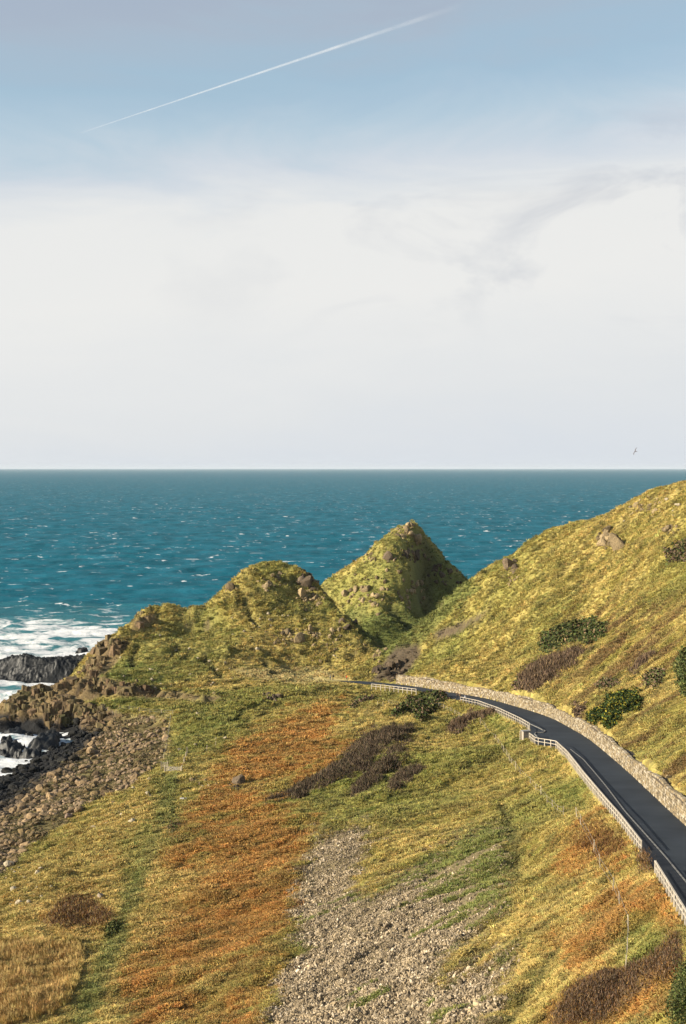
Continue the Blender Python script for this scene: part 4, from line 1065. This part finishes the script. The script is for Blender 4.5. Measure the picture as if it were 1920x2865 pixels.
# ------------------------------------------------------------------ thickets and shrubs
def thicket(poly, hmax, cols, dens, label, kind='leaf', size=.3, edge=30.0, name='thicket', jit=.35, cat='thicket'):
    poly = [tuple(p) for p in poly]; xs_ = [p[0] for p in poly]; ys__ = [p[1] for p in poly]
    area = abs(sum(poly[i-1][0]*poly[i][1]-poly[i][0]*poly[i-1][1] for i in range(len(poly))))/2
    n_ = int(area*dens*2.4)
    a_ = RNG.uniform(min(xs_)-12, max(xs_)+12, n_*4); b_ = RNG.uniform(min(ys__)-12, max(ys__)+12, n_*4)
    ja = (fbm(a_/20, b_/20, 401, 4, .65)-.5)*34; jb = (fbm(a_/20, b_/20, 403, 4, .65)-.5)*34
    m_ = inpoly(a_+ja, b_+jb, poly); a_ = a_[m_][:n_]; b_ = b_[m_][:n_]
    dd = polydist(a_, b_, poly); 
    X_, Y_, Z_, ok_ = hit(a_, b_); med = np.median(Y_); g_ = ok_ & (RNG.random(len(a_)) < np.clip(dd/9+.25, 0, 1)) & (np.abs(Y_-med) < 75) & (polydist(X_, Y_, ROADPOLY) > .5) & ~inpoly(X_, Y_, ROADPOLY)
    X_, Y_, Z_, dd = X_[g_], Y_[g_], Z_[g_], dd[g_]; n_ = len(X_)
    lump = .35+1.0*fbm(X_/2.2, Y_/2.2, 411, 3)
    hh = hmax*np.sqrt(np.clip(dd/edge, .04, 1))*lump
    zz = Z_+hh*RNG.uniform(.05, 1.0, n_)**.6
    s_ = size*.62*RNG.uniform(.6, 1.4, n_)*np.clip(Y_/250, .48, 1.6)
    ctr = np.stack([X_+RNG.normal(0, jit, n_), Y_+RNG.normal(0, jit, n_), zz], -1)
    d1_ = RNG.normal(0, 1, (n_, 3)); 
    if kind == 'twig':
        d1_ = np.stack([RNG.normal(-.1, .4, n_), RNG.normal(-.1, .4, n_), np.ones(n_)], -1); d1_ /= np.linalg.norm(d1_, axis=1, keepdims=True)
        w = RNG.normal(0, 1, (n_, 3)); w -= d1_*(w*d1_).sum(1, keepdims=True); w /= np.linalg.norm(w, axis=1, keepdims=True)
        p0 = ctr-d1_*s_[:, None]*1.1-w*s_[:, None]*.22; p1 = ctr-d1_*s_[:, None]*.9+w*s_[:, None]*.22; p2 = ctr+d1_*s_[:, None]*1.2
        co_ = np.stack([p0, p1, p2], 1).reshape(-1, 3); kk = 3
    else:
        d1_ /= np.linalg.norm(d1_, axis=1, keepdims=True); w = RNG.normal(0, 1, (n_, 3)); w -= d1_*(w*d1_).sum(1, keepdims=True); w /= np.linalg.norm(w, axis=1, keepdims=True)
        S = s_[:, None]
        co_ = np.stack([ctr-d1_*S*.6, ctr+w*S*.42, ctr+d1_*S*.6, ctr-w*S*.42], 1).reshape(-1, 3); kk = 4
    O = np.array([X_.mean(), Y_.mean(), Z_.mean()])
    me_ = raw_mesh(name, co_-O, kk)
    cl = np.array(cols); ci_ = RNG.integers(0, len(cl), n_); cc = cl[ci_]*np.clip(RNG.normal(1, .25, n_), .4, 1.8)[:, None]
    cc = cc*(.75+.5*fbm(X_/4, Y_/4, 421, 3))[:, None]
    vattr(me_, 'tint', np.repeat(cc, kk, axis=0))
    o = link(name, me_, None, O, M_leaf); tag(o, label, cat); return o
BRN = [(.20, .13, .085), (.16, .105, .07), (.23, .155, .08), (.12, .09, .055)]
HEA = [(.15, .105, .07), (.115, .08, .055), (.18, .13, .075), (.08, .07, .038)]
GRN = [(.07, .095, .025), (.095, .115, .03), (.045, .06, .02), (.15, .14, .045)]
RED = [(.24, .12, .04), (.18, .085, .035), (.13, .07, .035), (.28, .16, .05)]
GOR = [(.035, .06, .014), (.05, .08, .018), (.022, .035, .012), (.28, .24, .03)]
T = thicket
T([(738,2255),(750,2235),(830,2200),(900,2160),(960,2115),(1010,2060),(1090,2032),(1160,2035),(1165,2045),(1110,2085),(1060,2120),(1040,2160),(990,2170),(930,2200),(880,2210),(840,2245),(800,2235),(760,2250)], 1.3, HEA, .55, 'biggest dark thicket lying diagonally across the middle of the slope', 'twig', .55, 28)
T([(1060,2130),(1100,2090),(1150,2070),(1165,2080),(1120,2130),(1060,2190),(1010,2225),(980,2230),(990,2190)], 1.1, HEA, .55, 'narrow dark thicket just right of the biggest one', 'twig', .5, 22)
T([(1085,2195),(1120,2155),(1175,2140),(1180,2160),(1150,2195),(1095,2225)], 1.1, HEA, .55, 'small dark thicket lowest and rightmost of the three on the slope', 'twig', .5, 18)
T([(1250,2040),(1270,2018),(1320,1998),(1380,1985),(1400,1995),(1360,2010),(1320,2030),(1290,2050),(1260,2055)], 1.5, BRN, .6, 'curved brown heather thicket right below the road fence', 'twig', .5, 16)
T([(1095,2000),(1150,1960),(1200,1940),(1285,1935),(1290,1950),(1240,1962),(1215,2000),(1180,2018),(1140,1990),(1110,2010)], 1.9, GRN+BRN[:1], .75, 'green bramble thicket covering the rail fence near the far wall', 'leaf', .65, 16)
T([(975,1980),(1010,1950),(1060,1945),(1040,1965),(990,1985)], 1.0, BRN+GRN[:2], .6, 'small brown scrub patch near the end of the far rail fence', 'leaf', .6, 12)
T([(1445,1930),(1450,1895),(1490,1855),(1540,1835),(1610,1815),(1655,1820),(1600,1860),(1560,1900),(1500,1935),(1450,1955)], 1.6, BRN, .5, 'large purplish brown thicket on the right hill above the wall', 'twig', .6, 22)
T([(1515,1800),(1530,1770),(1580,1745),(1625,1740),(1690,1745),(1695,1775),(1650,1800),(1600,1800),(1560,1825),(1520,1825)], 1.9, GRN+GRN+BRN[2:3], .6, 'dark green gorse patch above the purplish thicket on the hill', 'leaf', .7, 20)
T([(1425,1960),(1440,1915),(1490,1860),(1520,1830),(1505,1850),(1465,1900),(1455,1940),(1440,1965)], 1.3, GRN+BRN, .7, 'narrow bramble strip edging the purplish thicket down to the wall', 'leaf', .6, 10)
T([(1645,2050),(1645,2015),(1690,1985),(1715,1950),(1740,1940),(1790,1960),(1790,1995),(1740,2010),(1710,2035),(1680,2060),(1655,2062)], 2.6, GOR, .8, 'dense dark gorse bush spilling over the top of the stone wall', 'leaf', .6, 20, 'gorse_bush', cat='bush')
T([(1600,2000),(1620,1975),(1645,1980),(1640,2005),(1610,2010)], 1.1, BRN, .8, 'small round brown bush left of the gorse above the wall', 'leaf', .5, 12, 'shrub', cat='bush')
T([(1760,1880),(1790,1840),(1830,1820),(1840,1830),(1800,1870),(1770,1890)], 1.1, BRN, .55, 'slim brown thicket slanting upward on the right hill', 'twig', .55, 12)
T([(1670,1915),(1690,1900),(1725,1900),(1740,1920),(1700,1935),(1680,1935)], 1.0, GRN+BRN, .55, 'low dark scrub above the gorse bush', 'leaf', .6, 12)
T([(1800,1900),(1830,1870),(1870,1875),(1850,1920),(1810,1930)], 1.0, GRN+BRN, .45, 'patch of dark scrub on the hill left of the frame edge', 'leaf', .6, 14)
T([(1895,1860),(1920,1820),(1940,1900),(1920,1950),(1900,1930)], 2.0, GRN, .6, 'dark bush cut by the right edge of the picture', 'leaf', .6, 14)
T([(1860,1560),(1890,1520),(1930,1510),(1930,1560),(1890,1575)], .9, GRN+BRN, .4, 'dark scrub high on the hill by the right edge', 'leaf', .7, 14)
T([(1785,2400),(1790,2360),(1820,2335),(1850,2360),(1845,2400),(1830,2440),(1800,2450)], 2.6, RED+BRN, .9, 'bare reddish shrub leaning over the fence gap by the road', 'twig', .42, 18, 'shrub', cat='bush')
T([(1640,2395),(1600,2360),(1650,2310),(1700,2290),(1760,2350),(1770,2400),(1700,2410)], .8, RED, .25, 'rust coloured bracken bed beside the near road fence', 'twig', .4, 26, 'bracken_bed', cat='bracken')
T([(1545,2880),(1580,2790),(1640,2745),(1720,2720),(1820,2690),(1870,2640),(1910,2600),(1920,2720),(1800,2800),(1700,2870)], 1.3, RED[1:]+BRN+HEA[:1], .32, 'broad brown thicket filling the lower right corner', 'twig', .42, 34)
T([(1880,2880),(1890,2800),(1905,2730),(1930,2700),(1930,2880)], 1.8, GRN, .5, 'dark green brambles in the bottom right corner', 'leaf', .45, 20)
T([(120,2585),(150,2530),(200,2500),(260,2503),(285,2530),(320,2550),(300,2590),(220,2600),(150,2600)], .75, RED+BRN[:2]+[(.33, .24, .09)], .40, 'rounded reddish brown shrub bed on the left meadow', 'twig', .42, 30, 'shrub', cat='bush')
T([(298,2620),(305,2590),(330,2580),(335,2600),(315,2620)], 1.2, GRN, .9, 'small dark green bush alone on the left meadow', 'leaf', .4, 12, 'shrub', cat='bush')
T([(470,2335),(478,2312),(498,2315),(495,2335)], .9, GRN+BRN, .8, 'tiny dark bush at the edge of the bracken below the track', 'leaf', .4, 8, 'shrub', cat='bush')

# ------------------------------------------------------------------ people
def skin_body(name, bones, root_i=0):
    """bones: list of (pos, radius, parent)"""
    me_ = bpy.data.meshes.new(name); me_.from_pydata([b_[0] for b_ in bones], [(b_[2], i) for i, b_ in enumerate(bones) if b_[2] >= 0], [])
    o = bpy.data.objects.new(name, me_); COL.objects.link(o)
    o.modifiers.new('skin', 'SKIN'); o.modifiers.new('sub', 'SUBSURF').levels = 1
    sv = me_.skin_vertices[0].data if me_.skin_vertices else None
    if sv is None:
        bpy.context.view_layer.objects.active = o
        bpy.ops.object.modifier_add(type='SKIN'); sv = me_.skin_vertices[0].data
    for i, b_ in enumerate(bones): sv[i].radius = (b_[1], b_[1]*.85); sv[i].use_root = (i == root_i)
    dg = bpy.context.evaluated_depsgraph_get(); dg.update(); m2 = bpy.data.meshes.new_from_object(o.evaluated_get(dg)); bpy.data.objects.remove(o); m2.name = name
    return m2
def flatmat(name, c, r=.85): 
    return varied(name, c, tuple(k_*.75 for k_ in c), 8, r)
M_skin = flatmat('skin', (.45, .27, .19), .6)
def person(loc, face, label, jacket, trousers, hair, hgt=1.74, stride=.18, backpack=None, name='person'):
    s_ = hgt/1.74
    B = [((0, 0, .95), .155, -1), ((0, 0, 1.2), .165, 0), ((0, 0, 1.42), .13, 1), ((0, .02, 1.53), .06, 2), ((0, .04, 1.62), .095, 3), ((0, .05, 1.70), .085, 4),
         ((.19, 0, 1.42), .07, 2), ((.25, -.06, 1.14), .052, 6), ((.27, .06, .90), .042, 7), ((.27, .10, .80), .042, 8),
         ((-.19, 0, 1.42), .07, 2), ((-.25, .02, 1.14), .052, 10), ((-.27, .14, .92), .042, 11), ((-.27, .19, .83), .042, 12),
         ((.10, 0, .88), .105, 0), ((.11, stride*.6, .48), .072, 14), ((.11, stride, .09), .05, 15), ((.11, stride+.15, .05), .045, 16),
         ((-.10, 0, .88), .105, 0), ((-.11, -stride*.3, .48), .072, 18), ((-.11, -stride, .09), .05, 19), ((-.11, -stride+.15, .05), .045, 20)]
    m_ = skin_body('body', B)
    root = empty(name, loc, face); root.scale = (s_,)*3; tag(root, label, 'person')
    jm = flatmat('jacket_cloth', jacket); tm_ = flatmat('trouser_cloth', trousers); hm = flatmat('hair', hair)
    for q_ in (jm, tm_, M_skin, hm): m_.materials.append(q_)
    for p_ in m_.polygons:
        c_ = p_.center
        if c_.z > 1.51: k_ = 3 if (c_.z > 1.70 or c_.y < .0) else 2
        elif abs(c_.x) > .2 and c_.z < .88: k_ = 2
        elif c_.z < .90: k_ = 1
        else: k_ = 0
        p_.material_index = k_; p_.use_smooth = True
    link('body', m_, root)
    if backpack:
        bm = bmesh.new(); box_bm(bm, (0, -.24, 1.24), (.30, .18, .44)); bmesh.ops.bevel(bm, geom=list(bm.edges), offset=.05, segments=2, affect='EDGES'); bm_obj('backpack', bm, flatmat('pack', backpack), root)
    return root
def onroad(px, py): 
    p_ = road_pt(px, py); return Vector((p_[0], p_[1], road_z(p_[1])))
person(onroad(1302,1963), .3, 'walker in white jacket and dark trousers on the road by the fence end', (.75, .76, .8), (.06, .06, .08), (.05, .035, .02))
person(onroad(1289,1958)+Vector((0, 1, 0)), .5, 'walker in tan coat beside the walker in white on the road', (.38, .25, .15), (.10, .08, .07), (.04, .03, .02), 1.66)
person(onroad(1281,1957)+Vector((0, 1.5, 0)), 2.8, 'walker in dark brown at the left of the group on the road', (.13, .09, .07), (.05, .05, .05), (.03, .02, .02), 1.7)
person(onroad(925,1903), 1.2, 'walker in pale grey top at the far left of the path', (.45, .46, .48), (.08, .08, .09), (.04, .03, .02), 1.72)
person(onroad(932,1903), 1.3, 'walker in black jacket next to the walker in grey on the far path', (.02, .022, .03), (.02, .02, .025), (.03, .02, .02), 1.8, backpack=(.03, .03, .04))
person(onroad(970,1904), -1.2, 'walker in bright red jacket on the far path', (.75, .07, .02), (.04, .04, .05), (.05, .03, .02), 1.75)
person(onroad(974,1904)+Vector((0, 1, 0)), -1.3, 'walker in yellow top right behind the one in red', (.70, .45, .08), (.07, .06, .06), (.05, .03, .02), 1.7)

# ------------------------------------------------------------------ sea air
bm = bmesh.new(); bmesh.ops.create_cube(bm, size=1.0, matrix=Matrix.Translation((0, 46000, 57)) @ Matrix.Diagonal((104000, 93000, 150, 1)))
m, t, b = newmat('sea_air'); t.nodes.remove(b); o_ = [q_ for q_ in t.nodes if q_.type == 'OUTPUT_MATERIAL'][0]
pv = nd(t, 'ShaderNodeVolumePrincipled'); pv.inputs['Color'].default_value = (.76, .86, .95, 1); pv.inputs['Density'].default_value = 1.2e-5; pv.inputs['Anisotropy'].default_value = 0.0
t.links.new(pv.outputs[0], o_.inputs['Volume'])
hz = bm_obj('haze', bm, MATS['sea_air']); tag(hz, kind='stuff')
# ------------------------------------------------------------------ gull
bx_, by_, bz_ = at(1778, 1263, 210.0)
gull = empty('gull', (float(bx_), 210.0, float(bz_))); tag(gull, 'small dark gull banking with wings spread just above the horizon', 'bird')
gull.rotation_euler = (0.2, math.radians(-64), .35)
M_bird = flatmat('gull_feathers', (.16, .16, .18))
bm = bmesh.new()
secs = [(-.26, .012, 0), (-.2, .05, 0), (-.08, .075, 0), (.06, .07, 0), (.14, .045, .01), (.20, .04, .02), (.24, .025, .02), (.29, .008, .01)]
rings = []
for yy, rad_, zz in secs: rings.append([bm.verts.new((math.cos(k_*math.pi/4)*rad_, yy, math.sin(k_*math.pi/4)*rad_*.9+zz)) for k_ in range(8)])
for a_, b_ in zip(rings, rings[1:]):
    for k_ in range(8): bm.faces.new((a_[k_], a_[(k_+1) % 8], b_[(k_+1) % 8], b_[k_]))
bm_obj('body', bm, M_bird, gull, True)
for sgn in (-1, 1):
    bm = bmesh.new(); st = [(0.04, .10, -.10, .02), (.25, .13, -.06, .10), (.45, .07, -.10, .12), (.62, -.04, -.13, .07)]
    up = [[bm.verts.new((sgn*x_, y1_, z_+.012)), bm.verts.new((sgn*x_, y2_, z_+.004)), bm.verts.new((sgn*x_, y2_, z_-.004)), bm.verts.new((sgn*x_, y1_, z_-.012))] for x_, y1_, y2_, z_ in st]
    for a_, b_ in zip(up, up[1:]):
        for k_ in range(4): bm.faces.new((a_[k_], a_[(k_+1) % 4], b_[(k_+1) % 4], b_[k_]))
    bm.faces.new(up[0]); bm.faces.new(up[-1]); bmesh.ops.recalc_face_normals(bm, faces=bm.faces)
    bm_obj('wing', bm, M_bird, gull)
bm = bmesh.new(); vs = [bm.verts.new(v) for v in ((-.02, -.2, .01), (.02, -.2, .01), (.07, -.38, 0), (-.07, -.38, 0), (-.02, -.2, -.01), (.02, -.2, -.01), (.07, -.38, -.008), (-.07, -.38, -.008))]
for f_ in ((0, 1, 2, 3), (7, 6, 5, 4), (0, 3, 7, 4), (1, 5, 6, 2), (3, 2, 6, 7)): bm.faces.new([vs[i] for i in f_])
bm_obj('tail', bm, M_bird, gull)

# ------------------------------------------------------------------ contrail
m, t, b = newmat('ice_trail'); t.nodes.remove(b); o_ = [q_ for q_ in t.nodes if q_.type == 'OUTPUT_MATERIAL'][0]
df = nd(t, 'ShaderNodeBsdfDiffuse'); df.inputs[0].default_value = (.9, .88, .88, 1); tl = nd(t, 'ShaderNodeBsdfTranslucent'); tl.inputs[0].default_value = (.9, .88, .88, 1); tr = nd(t, 'ShaderNodeBsdfTransparent')
m1 = nd(t, 'ShaderNodeMixShader'); t.links.new(df.outputs[0], m1.inputs[1]); t.links.new(tl.outputs[0], m1.inputs[2])
m2 = nd(t, 'ShaderNodeMixShader'); ca_ = nd(t, 'ShaderNodeAttribute', attribute_name='dens'); geo = nd(t, 'ShaderNodeNewGeometry')
no = nd(t, 'ShaderNodeTexNoise', inp={'Scale': .0016, 'Detail': 4.0}); t.links.new(geo.outputs['Position'], no.inputs['Vector'])
lw = nd(t, 'ShaderNodeLayerWeight'); lw.inputs[0].default_value = .5
sb = nd(t, 'ShaderNodeMath', operation='SUBTRACT'); sb.inputs[0].default_value = 1.0; t.links.new(lw.outputs['Facing'], sb.inputs[1])
mu = nd(t, 'ShaderNodeMath', operation='MULTIPLY'); t.links.new(ca_.outputs['Fac'], mu.inputs[0]); t.links.new(no.outputs[0], mu.inputs[1])
mu2 = nd(t, 'ShaderNodeMath', operation='MULTIPLY'); t.links.new(mu.outputs[0], mu2.inputs[0]); t.links.new(sb.outputs[0], mu2.inputs[1])
t.links.new(mu2.outputs[0], m2.inputs[0]); t.links.new(tr.outputs[0], m2.inputs[1]); t.links.new(m1.outputs[0], m2.inputs[2]); t.links.new(m2.outputs[0], o_.inputs[0])
tp = [(q_, 372-(q_-226)*.3355, w_, k_) for q_, w_, k_ in ((226, 5, .4), (300, 11, .5), (450, 18, .5), (600, 24, .48), (750, 30, .46), (900, 36, .4), (1000, 42, .3), (1100, 50, .16), (1200, 60, .08), (1300, 70, .0))]
co = []; fs = []; dn = []; ALT = 9000.0
sm = []
for i in range(len(tp)-1):
    for k_ in range(6):
        f_ = k_/6; sm.append(tuple(tp[i][j]*(1-f_)+tp[i+1][j]*f_ for j in range(4)))
sm.append(tp[-1])
for i, (px, py, wd, dd) in enumerate(sm):
    d0, d1_, d2_ = ray(px, py); k_ = (ALT-CAMZ)/float(d2_); c_ = np.array([float(d0)*k_, float(d1_)*k_, ALT])
    for j in range(10):
        a_ = j*math.pi/5; co.append((c_[0]+wd*.3*math.cos(a_), c_[1]+wd*1.0*math.cos(a_)*.6, c_[2]+wd*math.sin(a_))); dn.append(dd)
    if i:
        for j in range(10): fs.append(((i-1)*10+j, (i-1)*10+(j+1) % 10, i*10+(j+1) % 10, i*10+j))
me = bpy.data.meshes.new('contrail'); me.from_pydata(co, [], fs); me.update(); me.polygons.foreach_set('use_smooth', np.ones(len(me.polygons), bool)); vattr(me, 'dens', dn, 'FLOAT')
ct = link('contrail', me, None, None, MATS['ice_trail']); tag(ct, 'thin white aircraft trail slanting up across the blue sky', 'contrail')
